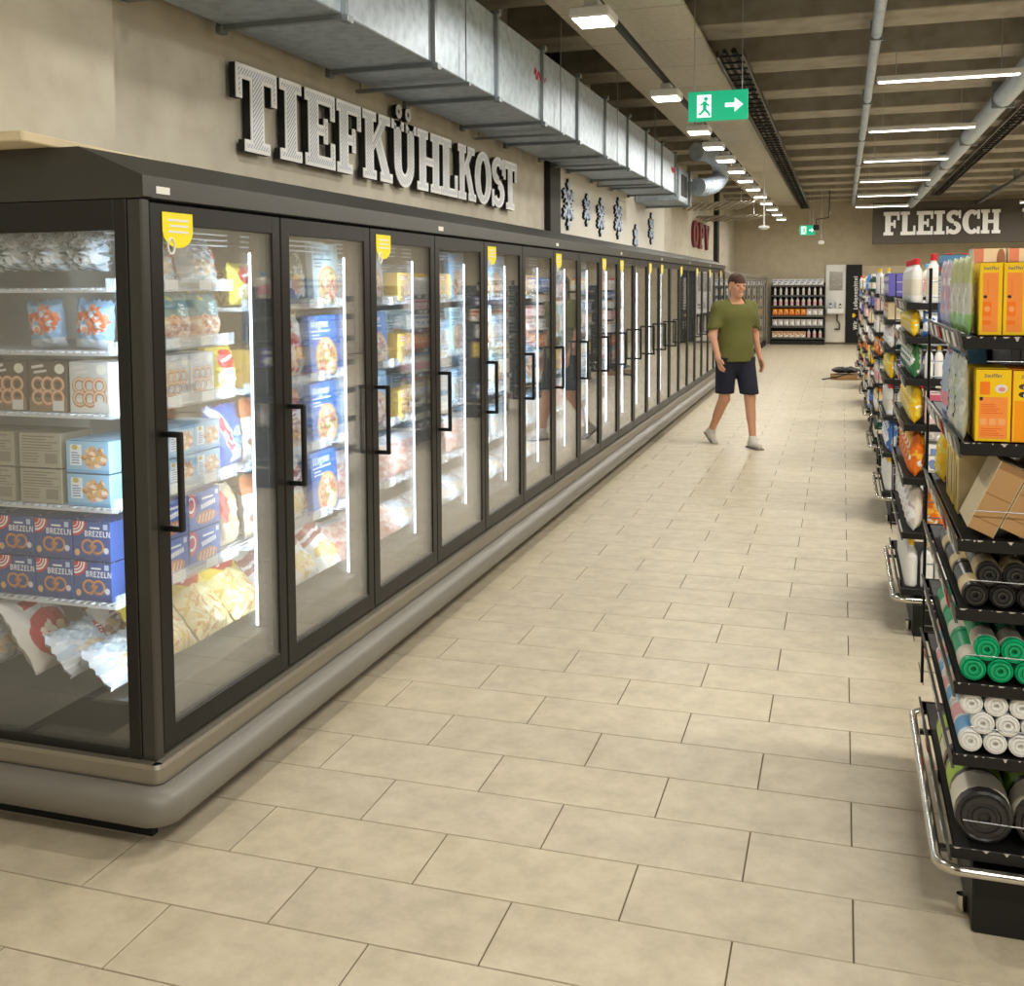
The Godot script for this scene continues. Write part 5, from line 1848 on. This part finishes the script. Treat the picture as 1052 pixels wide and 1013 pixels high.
func _end_shelves():
	_shelf_prints()
	var z0 := -3.0
	var h1 := [1.575, 1.305, 1.055, 0.875, 0.68, 0.49, 0.24]
	shelf_unit(z0, h1, "first", true)
	# dusters and pale packs
	for k in 4:
		face_near("duster", "tall yellow and orange duster box", 0, 0, 1.575, 0.357 + 0.0555 * k, z0 - 0.02)
	for k in 3:
		face_near("pale_pack", "taller pale box behind the dusters", 0, 0, 1.575, 0.37 + 0.085 * k, z0 - 0.18)
	for k in 3:
		face_aisle("sachet", "pale green upright pouch", 0, 0, 1.575, z0 - 0.09 - 0.16 * k, 0.02, 0.0, 0.0)
	for k in 2:
		face_aisle("sachet_pink", "pale pink upright pouch", 0, 0, 1.575, z0 - 0.6 - 0.15 * k, 0.02, 0.0)
	face_aisle("blue_pack", "blue and white upright cleaner box", 0, 0, 1.575, z0 - 0.93, 0.02)
	face_near("duster_wide", "broad yellow duster box with orange panel", 0, 1, 1.305, 0.368, z0 - 0.012)
	for k in 2:
		face_near("duster_pad", "broad yellow duster box with round pictures", 0, 1, 1.305, 0.453 + 0.0845 * k, z0 - 0.012)
	for k in 3:
		face_aisle(["cloth_lime", "cloth_lime", "cloth"][k], ["clear cloth pack with lime stripe", "clear cloth pack with lime stripe", "pink and pale blue cloth pack"][k], 0, 1, 1.305, z0 - 0.1 - 0.17 * k, 0.012, 0.0)
	face_aisle("cloth", "pink and pale blue cloth pack", 0, 1, 1.305, z0 - 0.62, 0.03, -0.2)
	face_aisle("blue_pack", "blue and white upright cleaner box", 0, 1, 1.305, z0 - 0.85, 0.05)
	# leaning brown cartons
	for k in 4:
		face_near("corrugated", "leaning brown corrugated carton", 0, 2, 1.0695, 0.345 + 0.078 * k, z0 - 0.015, 0.0, -0.42)
	face_aisle("sponge", "yellow and dark sponge pack", 0, 2, 1.055, z0 - 0.5, 0.03)
	face_aisle("sponge", "yellow and dark sponge pack", 0, 2, 1.055, z0 - 0.36, 0.03)
	face_aisle("sponge", "yellow and dark sponge pack", 0, 2, 1.055, z0 - 0.62, 0.03)
	face_aisle("pouch_yellow", "yellow and white pouch", 0, 2, 1.055, z0 - 0.9, 0.04, -0.1)
	# rolls of bin bags lying towards the cross aisle
	for e in [["roll_black", 3, 0.875, 0.031, 2, "black"], ["roll_green", 4, 0.68, 0.031, 2, "green"], ["roll_white", 5, 0.49, 0.0285, 3, "white"]]:
		var r: float = e[3]
		for lay in e[4]:
			for c in (4 if r > 0.03 else 5) - (lay % 2) * 0:
				for d in 3:
					if d > 0 and c > 1:
						continue
					var x = 0.303 + r + 0.004 + c * (2 * r + 0.002) + (lay % 2) * r
					var y: float = e[2] + lay * r * 1.76
					face_near(e[0], "%s %s bin bag roll" % [["lower", "middle", "top"][lay], e[5]], 0, e[1], y, x, z0 - 0.012 - d * 0.245)
	for c in 2:
		for d in 2:
			face_near("roll_big", "thick heavy black sack roll", 0, 6, 0.24, 0.375 + 0.145 * c, z0 - 0.03 - d * 0.32)
	# the shelves further along
	var h2 := [1.617, 1.455, 1.256, 1.037, 0.779, 0.515, 0.24]
	var plan := [
		["bottle_red", "white bottle with red cap"], ["pouch_yellow", "yellow and white pouch"], ["pouch_green", "green and white pouch"], ["pouch_yellow", "yellow and white pouch"],
		["pouch_orange", "orange and yellow pouch"], ["pouch_white", "white household pouch"], ["bottle_yellow", "white bottle with yellow cap"]]
	var more := [["pack_cream", "cream household box"], ["bottle_clear", "cream bottle with pale blue cap"], ["bottle_yellow", "white bottle with yellow cap"], ["pouch_white", "white household pouch"], ["bottle_orange", "cream bottle with orange cap"], ["pack_pink", "pink household box"], ["pouch_yellow", "yellow and white pouch"], ["bottle_green", "dark green bottle"], ["pack_white", "white household box"], ["bottle_red", "white bottle with red cap"], ["pack_violet", "violet household box"], ["pouch_orange", "orange and yellow pouch"], ["pouch_blue", "blue and white pouch"]]
	for e in range(1, 8):
		var z := -5.55 - 2.6 * (e - 1)
		shelf_unit(z, h2, NTH[e], false)
		for t in 7:
			var gap: float = 0.23 if t == 0 else h2[t - 1] - h2[t] - 0.04
			var pk: Array = plan[t] if e == 1 else more[(e * 5 + t * 3) % more.size()]
			var size: Vector3 = kinds[pk[0]][3]
			var sc := clampf(gap / size.y, 0.45, 1.25)
			if e == 1 and t == 0:
				sc = 1.1
			var wd := size.x * sc + 0.006
			var n := mini(int(0.98 / wd), 12 if e < 3 else 7)
			var tilt := 0.0 if kinds[pk[0]][1] != "bag" else -0.06
			for k in n:
				face_aisle(pk[0], pk[1], e, t, h2[t], z - 0.03 - wd * (k + 0.5), 0.02 + (size.z if kinds[pk[0]][1] != "box" else 0.0) * 0.5 * sc, tilt, 0.0, sc)
			# second file, seen from the cross aisle
			var pk2: Array = pk if kinds[pk[0]][1] == "bottle" or e > 3 else more[(e * 5 + t * 3 + 4) % more.size()]
			var size2: Vector3 = kinds[pk2[0]][3]
			var sc2 := clampf(gap / size2.y, 0.45, 1.25)
			for k in (3 if e < 3 else 1):
				var x := 0.29 + 0.03 + size.z * sc + (size2.x * sc2 + 0.005) * (k + 0.5)
				if x + size2.x * sc2 * 0.5 > 0.76:
					continue
				face_near(pk2[0], pk2[1], e, t, h2[t], x, z - 0.02 - (0.0 if kinds[pk2[0]][1] == "box" else size2.z * sc2 * 0.5), 0.0, 0.0, 0.0, sc2)

# ---------------------------------------------------------------- far end of the aisle
func _far_things():
	# lower glass-door coolers that carry the row on to the back wall
	var L := 11.6
	var o := thing("glass_cooler", "long lower glass-door cooler between the freezers and back wall", "cooler", xf(Vector3(RUN_X, 0, RUN_Z - PITCH * 21 - 0.1), PI / 2))
	var g := G.new()
	g.box(Vector3(0, 0.1, -0.95), Vector3(L, 1.9, -0.9))
	g.box(Vector3(0, 0.1, -0.95), Vector3(L, 0.3, -0.05))
	part(o, "body", g.mesh(M.liner))
	part(o, "top_board", bx(M.steel_base, Vector3(0, 1.86, -0.95), Vector3(L, 1.94, 0), 0.006))
	part(o, "plinth", bx(M.rubber, Vector3(0, 0, -0.9), Vector3(L, 0.12, -0.02)))
	part(o, "side_panel", bx(M.steel_base, Vector3(L, 0.0, -0.95), Vector3(L + 0.04, 1.94, 0), 0.006))
	g = G.new()
	g.box(Vector3(0, 0.2, -0.03), Vector3(0.05, 1.85, 0))
	g.box(Vector3(0.77, 0.2, -0.03), Vector3(0.82, 1.85, 0))
	g.box(Vector3(0, 1.8, -0.03), Vector3(0.82, 1.85, 0))
	g.box(Vector3(0, 0.2, -0.03), Vector3(0.82, 0.26, 0))
	var fr := g.mesh(M.steel_base)
	var pn := BoxMesh.new()
	pn.size = Vector3(0.72, 1.54, 0.004)
	pn.material = M.pane
	var sh := bx(M.shelf_white, Vector3(0.0, -0.01, -0.88), Vector3(0.82, 0.01, -0.15))
	for k in 14:
		var b := Transform3D(Basis.IDENTITY, Vector3(0.828 * k, 0, 0))
		var d := part(o, "door", fr, b)
		part(d, "pane", pn, Transform3D(Basis.IDENTITY, Vector3(0.41, 1.03, -0.015)))
		for y in [0.6, 0.95, 1.3, 1.6]:
			part(o, "shelf", sh, b.translated(Vector3(0, y, 0)))
	# black goods shelf against the back wall
	o = thing("wall_shelf", "black wall shelf full of packets at the end of the aisle", "shelf", xf(Vector3(-1.92, 0, -32.05)))
	var W := 1.47
	part(o, "back_panel", bx(M.shelf_black, Vector3(0, 0.1, -0.5), Vector3(W, 1.75, -0.45)))
	part(o, "base", bx(M.shelf_black, Vector3(0, 0, -0.5), Vector3(W, 0.12, 0.0), 0.006))
	for x in [0.0, W - 0.03]:
		part(o, "side_panel", bx(M.shelf_black, Vector3(x, 0.1, -0.5), Vector3(x + 0.03, 1.66, -0.04), 0.004))
	var tiers := [0.2, 0.52, 0.82, 1.1, 1.4, 1.68]
	for y in tiers:
		var s := part(o, "shelf", bx(M.shelf_black, Vector3(0.03, y - 0.03, -0.46), Vector3(W - 0.03, y, 0.0), 0.004))
		part(s, "price_rail", bx(M.rail_grey, Vector3(0.0, y - 0.045, 0.0), Vector3(W, y - 0.005, 0.012)))
	var pool := [["pack_white", "white household box"], ["bottle_clear", "cream bottle with pale blue cap"], ["pouch_orange", "orange and yellow pouch"], ["pouch_white", "white household pouch"], ["pack_cream", "cream household box"], ["bottle_red", "white bottle with red cap"]]
	var tn := ["lowest", "second lowest", "third lowest", "fourth lowest", "fifth lowest", "top"]
	for t in 6:
		for k in 9:
			var e: Array = pool[[4, 3, 2, 1, 5, 0][t]]
			if k > 5 and t % 2 == 0:
				e = pool[(t + 1) % 6]
			stock(e[0], xf(Vector3(-1.92 + 0.115 + 0.155 * k, tiers[t] + 0.0005, -32.05 - 0.08)) * Transform3D(Basis.from_scale(Vector3.ONE * (1.15 if kinds[e[0]][1] == "bag" else 1.3)), Vector3.ZERO), "%s %s on %s tier of black wall shelf" % [NTH[k], e[1], tn[t]], "goods on the black wall shelf")
	# hand-washing recess with mirror, basin and bottles
	o = thing("washing_panel", "tall white washing panel beside the black wall shelf", "panel", xf(Vector3(-0.44, 0, -32.5)))
	part(o, "board", bx(M.white, Vector3(0, 0.05, -0.08), Vector3(0.54, 2.25, 0.0), 0.004))
	part(o, "lower_board", bx(M.off_white, Vector3(0.02, 0.06, 0.0), Vector3(0.52, 1.0, 0.012)))
	part(o, "mirror", bx(M.chrome, Vector3(0.1, 1.52, 0.0), Vector3(0.46, 2.05, 0.015)))
	o = thing("wash_basin", "small white wash basin on the white panel", "basin", xf(Vector3(-0.17, 0.98, -32.486)))
	g = G.new()
	g.cbox(Vector3(-0.24, -0.12, 0.0), Vector3(0.24, 0.04, 0.32), 0.03)
	part(o, "bowl", g.mesh(M.white))
	g = G.new()
	g.tube([Vector3(0, 0.04, 0.06), Vector3(0, 0.2, 0.06), Vector3(0, 0.22, 0.12), Vector3(0, 0.18, 0.18)], 0.014, 8)
	part(o, "tap", g.mesh(M.chrome))
	g = G.new()
	g.tube([Vector3(0.05, -0.12, 0.12), Vector3(0.05, -0.3, 0.12), Vector3(0.12, -0.4, 0.1), Vector3(0.12, -0.55, 0.08), Vector3(0.0, -0.55, 0.02)], 0.025, 8)
	part(o, "drain_pipe", g.mesh(M.rail_grey))
	stock("bottle_blue", xf(Vector3(-0.3, 1.021, -32.3)), "blue soap bottle on the wash basin")
	stock("bottle_green", xf(Vector3(-0.04, 1.0205, -32.3)), "dark soap bottle on the wash basin")
	# black banner with the slogan running upwards
	o = thing("slogan_banner", "tall black banner with white slogan beside the washing panel", "banner", xf(Vector3(0.12, 0, -32.42), -0.25))
	part(o, "banner_cloth", bx(M.black, Vector3(0, 0.04, -0.015), Vector3(0.42, 2.24, 0.015), 0.003))
	for e in [["Wir", 0.42, M.white], ["Lebensmittel", 0.98, M.white]]:
		var f := SystemFont.new()
		f.font_names = PackedStringArray(["Droid Sans"])
		f.font_weight = 700
		var tm := TextMesh.new()
		tm.font = f
		tm.text = e[0]
		tm.font_size = 32
		tm.pixel_size = 0.0046
		tm.depth = 0.004
		tm.horizontal_alignment = HORIZONTAL_ALIGNMENT_LEFT
		tm.material = e[2]
		part(o, "slogan_word", tm, xf(Vector3(0.26, e[1], 0.018), 0, 0, PI / 2))
	g = G.new()
	var heart := PackedVector2Array()
	for k in 24:
		var a := TAU * k / 24.0
		heart.append(Vector2(0.016 * pow(sin(a), 3.0) * 16.0 / 4.2, 0.0038 * (13.0 * cos(a) - 5.0 * cos(2 * a) - 2.0 * cos(3 * a) - cos(4 * a))))
	g.prism(heart, 0.015, 0.02, Transform3D(Basis(Vector3.BACK, PI / 2), Vector3(0.22, 0.82, 0)))
	part(o, "heart_emblem", g.mesh(M.yellow))
	# goods dropped on the floor
	solo("cardboard_tray", bx(M.cardboard, Vector3(-0.26, 0, -0.22), Vector3(0.26, 0.085, 0.22), 0.01), "brown cardboard tray lying on the floor by the shelves", "tray", xf(Vector3(0.11, 0, -20.6), 0.15))
	g = G.new()
	var lump := []
	for k in 12:
		lump.append(Vector2(0.3 * (0.8 + 0.2 * sin(k * 2.3)) * cos(TAU * k / 12.0), 0.0))
	var dark := Pic.new(32, 32, c8(24, 22, 22))
	var bg := bag(0.5, 0.34, 0.09, dark.material("dark_sack", 0.4), 44, 0.03)
	solo("black_sack", bg, "crumpled black sack lying on the cardboard tray", "sack", Transform3D(Basis.from_euler(Vector3(-PI / 2, 0, 0)), Vector3(0.08, 0.165, -20.42)))
	g = G.new()
	g.tube([Vector3(-0.42, 0.012, 0.1), Vector3(-0.2, 0.05, 0.02), Vector3(0.0, 0.1, -0.05)], 0.012, 6)
	solo("black_strap", g.mesh(M.rubber), "black strap trailing from tray onto the floor", "strap", xf(Vector3(0.11, 0, -20.35)))

# ---------------------------------------------------------------- person
class Field:
	var lo: Vector3
	var c: float
	var nx: int
	var ny: int
	var nz: int
	var f: PackedFloat32Array

	func _init(a: Vector3, b: Vector3, cell: float):
		lo = a
		c = cell
		nx = int(ceil((b.x - a.x) / cell)) + 1
		ny = int(ceil((b.y - a.y) / cell)) + 1
		nz = int(ceil((b.z - a.z) / cell)) + 1
		f = PackedFloat32Array()
		f.resize(nx * ny * nz)
		f.fill(0.2)

	# tapered capsule joined by a smooth minimum
	func bone(a: Vector3, b: Vector3, ra: float, rb: float, k := 0.03, sq := Vector3.ONE):
		var m := maxf(ra, rb) + 0.05
		var q0 := (a.min(b) - Vector3.ONE * m - lo) / c
		var q1 := (a.max(b) + Vector3.ONE * m - lo) / c
		var ab := (b - a) / sq
		var l2 := maxf(ab.length_squared(), 1e-9)
		for z in range(maxi(0, int(q0.z)), mini(nz, int(q1.z) + 2)):
			for y in range(maxi(0, int(q0.y)), mini(ny, int(q1.y) + 2)):
				for x in range(maxi(0, int(q0.x)), mini(nx, int(q1.x) + 2)):
					var p := (lo + Vector3(x, y, z) * c - a) / sq
					var t := clampf(p.dot(ab) / l2, 0.0, 1.0)
					var d := (p - ab * t).length() - lerpf(ra, rb, t)
					var at := (z * ny + y) * nx + x
					var o := f[at]
					var h := clampf(0.5 + 0.5 * (o - d) / k, 0.0, 1.0)
					f[at] = lerpf(o, d, h) - k * h * (1.0 - h)

	func keep(fn: Callable):
		for z in nz:
			for y in ny:
				for x in nx:
					var at := (z * ny + y) * nx + x
					if f[at] < 0.1:
						f[at] = maxf(f[at], fn.call(lo + Vector3(x, y, z) * c))

	func grow(d: float):
		for k in f.size():
			f[k] -= d

	func into(g: G):
		var id := {}
		var s0 := g.v.size()
		var sx := 1
		var sy := nx
		var sz := nx * ny
		for z in nz - 1:
			for y in ny - 1:
				for x in nx - 1:
					var at := (z * ny + y) * nx + x
					var n := 0
					for k in 8:
						if f[at + (k & 1) * sx + ((k >> 1) & 1) * sy + (k >> 2) * sz] < 0:
							n += 1
					if n == 0 or n == 8:
						continue
					var p := Vector3.ZERO
					var cnt := 0
					for e in [[0, 1], [2, 3], [4, 5], [6, 7], [0, 2], [1, 3], [4, 6], [5, 7], [0, 4], [1, 5], [2, 6], [3, 7]]:
						var va := f[at + (e[0] & 1) * sx + ((e[0] >> 1) & 1) * sy + (e[0] >> 2) * sz]
						var vb := f[at + (e[1] & 1) * sx + ((e[1] >> 1) & 1) * sy + (e[1] >> 2) * sz]
						if (va < 0) != (vb < 0):
							var t := va / (va - vb)
							var pa := Vector3(e[0] & 1, (e[0] >> 1) & 1, e[0] >> 2)
							var pb := Vector3(e[1] & 1, (e[1] >> 1) & 1, e[1] >> 2)
							p += pa.lerp(pb, t)
							cnt += 1
					var gr := Vector3(f[at + sx] - f[at], f[at + sy] - f[at], f[at + sz] - f[at])
					id[at] = g.v.size()
					g.v.append(lo + (Vector3(x, y, z) + p / cnt) * c)
					g.n.append(gr.normalized())
					g.t.append(Vector2.ZERO)
		for at in id:
			for q in [[sx, sy, sz], [sy, sz, sx], [sz, sx, sy]]:
				var a0: bool = f[at] < 0
				var b0: bool = f[at + q[0]] < 0
				if a0 == b0:
					continue
				if not (id.has(at - q[1]) and id.has(at - q[2]) and id.has(at - q[1] - q[2])):
					continue
				var v0: int = id[at]
				var v1: int = id[at - q[1]]
				var v2: int = id[at - q[1] - q[2]]
				var v3: int = id[at - q[2]]
				if a0:
					g.i.append_array([v0, v2, v1, v0, v3, v2])
				else:
					g.i.append_array([v0, v1, v2, v0, v2, v3])
		# smoother normals from the faces
		for k in range(s0, g.v.size()):
			g.n[k] *= 0.001
		for k in range(0, g.i.size(), 3):
			if g.i[k] < s0:
				continue
			var nn := (g.v[g.i[k + 2]] - g.v[g.i[k]]).cross(g.v[g.i[k + 1]] - g.v[g.i[k]])
			for e in 3:
				g.n[g.i[k + e]] += nn * 1000.0
		for k in range(s0, g.v.size()):
			g.n[k] = g.n[k].normalized()

func _person():
	# standing height 1.82 m, mid-stride; local +z is where he faces
	var o := thing("person", "person in olive T-shirt and navy shorts walking along the freezers", "person", xf(Vector3(-1.06, 0, -11.74), 0.55))
	var hipL := Vector3(0.1, 0.94, 0.0)
	var hipR := Vector3(-0.1, 0.94, 0.0)
	var kneeL := Vector3(0.11, 0.52, 0.13)
	var kneeR := Vector3(-0.11, 0.5, -0.02)
	var ankL := Vector3(0.11, 0.1, 0.2)
	var ankR := Vector3(-0.12, 0.14, -0.3)
	var shL := Vector3(0.175, 1.46, -0.02)
	var shR := Vector3(-0.175, 1.46, -0.02)
	var elL := Vector3(0.27, 1.18, -0.1)
	var elR := Vector3(-0.27, 1.18, 0.02)
	var wrL := Vector3(0.29, 0.93, 0.0)
	var wrR := Vector3(-0.27, 0.95, 0.16)
	var legs := [[hipL, kneeL, .085, .056], [hipR, kneeR, .085, .056], [kneeL, ankL, .054, .036], [kneeR, ankR, .054, .036], [kneeL.lerp(ankL, .12) + Vector3(0, 0, -.018), kneeL.lerp(ankL, .5) + Vector3(0, 0, -.012), .045, .04], [kneeR.lerp(ankR, .12) + Vector3(0, .0, -.02), kneeR.lerp(ankR, .5) + Vector3(0, 0, -.014), .045, .04]]
	var torso := [[Vector3(0, .98, 0), Vector3(0, 1.12, .01), .135, .13], [Vector3(0, 1.12, .01), Vector3(0, 1.36, 0), .13, .155], [Vector3(-.09, 1.4, 0), Vector3(.09, 1.4, 0), .12, .12], [shL, shR, .065, .065], [Vector3(0, 1.44, -.01), Vector3(0, 1.56, .0), .068, .055], [hipL, hipR, .1, .1]]
	var arms := [[shL, elL, .055, .042], [shR, elR, .055, .042], [elL, wrL, .042, .027], [elR, wrR, .042, .027]]
	var g := G.new()
	var fd := Field.new(Vector3(-.42, 0.0, -.48), Vector3(.42, 1.66, .42), 0.014)
	for b in torso:
		fd.bone(b[0], b[1], b[2], b[3], .05, Vector3(1.12, 1, .82))
	for b in legs + arms:
		fd.bone(b[0], b[1], b[2], b[3], .03)
	fd.into(g)
	# hands
	for s in [[wrL, elL, 1.0], [wrR, elR, -1.0]]:
		var w: Vector3 = s[0]
		var d: Vector3 = (w - s[1]).normalized()
		var side := Vector3(s[2], 0, 0)
		var fwd = side.cross(d).normalized() * s[2] * -1.0
		if fwd.z < 0:
			fwd = -fwd
		var hf := Field.new(w - Vector3(.13, .22, .13), w + Vector3(.13, .07, .14), 0.005)
		var pc := w + d * 0.045
		hf.bone(w - d * 0.02, w + d * 0.02, .027, .027, .012)
		for k in 4:
			var off: Vector3 = fwd * (0.03 - 0.02 * k)
			hf.bone(w + d * 0.02 + off * 0.5, w + d * 0.085 + off, .016, .012, .012)
		for k in 4:
			var off2: Vector3 = fwd * (0.031 - 0.021 * k)
			var ln: float = [0.068, 0.078, 0.072, 0.056][k]
			var a := w + d * 0.088 + off2
			var b2: Vector3 = a + d * ln * 0.5 - side * 0.008
			hf.bone(a, b2, .0095, .009, .004)
			hf.bone(b2, b2 + d * ln * 0.42 - side * 0.02, .009, .0075, .004)
		var tb = w + d * 0.03 + fwd * 0.026
		hf.bone(tb, tb + d * 0.03 + fwd * 0.024 - side * 0.008, .013, .011, .008)
		hf.bone(tb + d * 0.03 + fwd * 0.024 - side * 0.008, tb + d * 0.066 + fwd * 0.03 - side * 0.016, .011, .009, .006)
		hf.into(g)
	# head
	var hc := Vector3(0, 1.69, 0.03)
	var hd := Field.new(hc - Vector3(.13, .19, .16), hc + Vector3(.13, .17, .17), 0.006)
	hd.bone(hc + Vector3(0, .035, -.02), hc + Vector3(0, .03, .015), .085, .08, .02, Vector3(.9, 1.08, 1.05))
	hd.bone(hc + Vector3(0, -.03, .02), hc + Vector3(0, -.085, .05), .062, .04, .03, Vector3(1, 1, 1))
	hd.bone(hc + Vector3(0, -.05, -.02), hc + Vector3(0, -.17, -.03), .056, .056, .03)
	hd.bone(hc + Vector3(0, .01, .093), hc + Vector3(0, -.026, .112), .009, .014, .012)
	hd.bone(hc + Vector3(-.035, .024, .082), hc + Vector3(.035, .024, .082), .012, .012, .012)
	for s in [-1.0, 1.0]:
		hd.bone(hc + Vector3(s * .078, .015, -.005), hc + Vector3(s * .08, -.03, .0), .014, .01, .006)
		hd.bone(hc + Vector3(s * .04, -.02, .07), hc + Vector3(s * .035, -.03, .07), .02, .018, .015)
	hd.into(g)
	part(o, "body", g.mesh(M.skin))
	g = G.new()
	for s in [-1.0, 1.0]:
		g.lathe([Vector2(0, .0), Vector2(.007, .003), Vector2(.009, .01), Vector2(.007, .014)], 8, hc + Vector3(s * .032, .004, .098), Basis(Vector3.RIGHT, -PI / 2))
	part(o, "eyes", g.mesh(M.eye))
	g = G.new()
	g.tube([hc + Vector3(-.022, -.062, .09), hc + Vector3(-.008, -.06, .098), hc + Vector3(.008, -.06, .098), hc + Vector3(.022, -.062, .09)], .005, 6)
	part(o, "mouth", g.mesh(M.lip))
	# hair
	fd = Field.new(hc - Vector3(.13, .1, .16), hc + Vector3(.13, .17, .16), 0.008)
	fd.bone(hc + Vector3(0, .045, -.025), hc + Vector3(0, .042, .015), .09, .084, .02, Vector3(.92, 1.1, 1.06))
	fd.keep(func(p: Vector3) -> float:
		var q := p - hc
		return maxf(-(q.y - 0.045 + 0.1 * minf(0.0, q.z - 0.03) + (0.05 if q.z > 0.06 else 0.0) * 0.4), -q.y - 0.06 + minf(0.0, 0.0)) if q.z > -0.02 else -(q.y + 0.05))
	g = G.new()
	fd.into(g)
	part(o, "hair", g.mesh(M.hair))
	# T-shirt
	fd = Field.new(Vector3(-.42, 0.82, -.26), Vector3(.42, 1.62, .26), 0.014)
	for b in torso:
		fd.bone(b[0], b[1], b[2] + .016, b[3] + .016, .05, Vector3(1.12, 1, .82))
	fd.bone(Vector3(0, .88, 0), Vector3(0, 1.05, 0), .178, .16, .04, Vector3(1.16, 1, .86))
	for b in arms.slice(0, 2):
		fd.bone(b[0], b[0].lerp(b[1], .72), b[2] + .022, b[3] + .034, .03)
	fd.keep(func(p: Vector3) -> float:
		var hem: float = 0.9 - p.y
		var neck := p.y - 1.505 - 0.03 * (1.0 if p.z < 0 else 0.0) if absf(p.x) < 0.075 else -1.0
		var cuff := -1.0
		if absf(p.x) > 0.19:
			cuff = 1.245 - p.y - 0.2 * (absf(p.x) - 0.25)
		return maxf(hem, maxf(neck, cuff)))
	g = G.new()
	fd.into(g)
	part(o, "t_shirt", g.mesh(M.olive), Transform3D.IDENTITY, "olive green T-shirt")
	# shorts
	fd = Field.new(Vector3(-.3, 0.4, -.28), Vector3(.3, 1.06, .3), 0.014)
	for b in legs.slice(0, 2):
		fd.bone(b[0], b[1], b[2] + .026, b[3] + .04, .02)
	fd.bone(hipL, hipR, .108, .108, .04)
	fd.bone(Vector3(0, .9, 0), Vector3(0, .92, 0), .145, .14, .04, Vector3(1.12, 1, .82))
	fd.keep(func(p: Vector3) -> float: return maxf(0.56 - p.y, p.y - 0.95))
	g = G.new()
	fd.into(g)
	part(o, "shorts", g.mesh(M.navy), Transform3D.IDENTITY, "dark navy shorts")
	# shoes
	for a in [[ankL, 0.0], [ankR, 0.5]]:
		var b := Basis(Vector3.RIGHT, a[1])
		fd = Field.new(Vector3(-.08, -.14, -.14), Vector3(.08, .08, .24), 0.008)
		fd.bone(Vector3(0, -.055, -.04), Vector3(0, -.062, .14), .042, .034, .02, Vector3(1, .9, 1))
		fd.bone(Vector3(0, 0, 0), Vector3(0, -.05, .03), .046, .044, .02)
		fd.keep(func(p: Vector3) -> float: return maxf(-.098 - p.y, p.y - 0.03))
		g = G.new()
		fd.into(g)
		var s := part(o, "shoe", g.mesh(M.shoe), Transform3D(b, a[0]), "pale trainer")
		g = G.new()
		g.cbox(Vector3(-.045, -.1, -.085), Vector3(.045, -.082, .18), .008)
		part(s, "sole", g.mesh(M.sole))
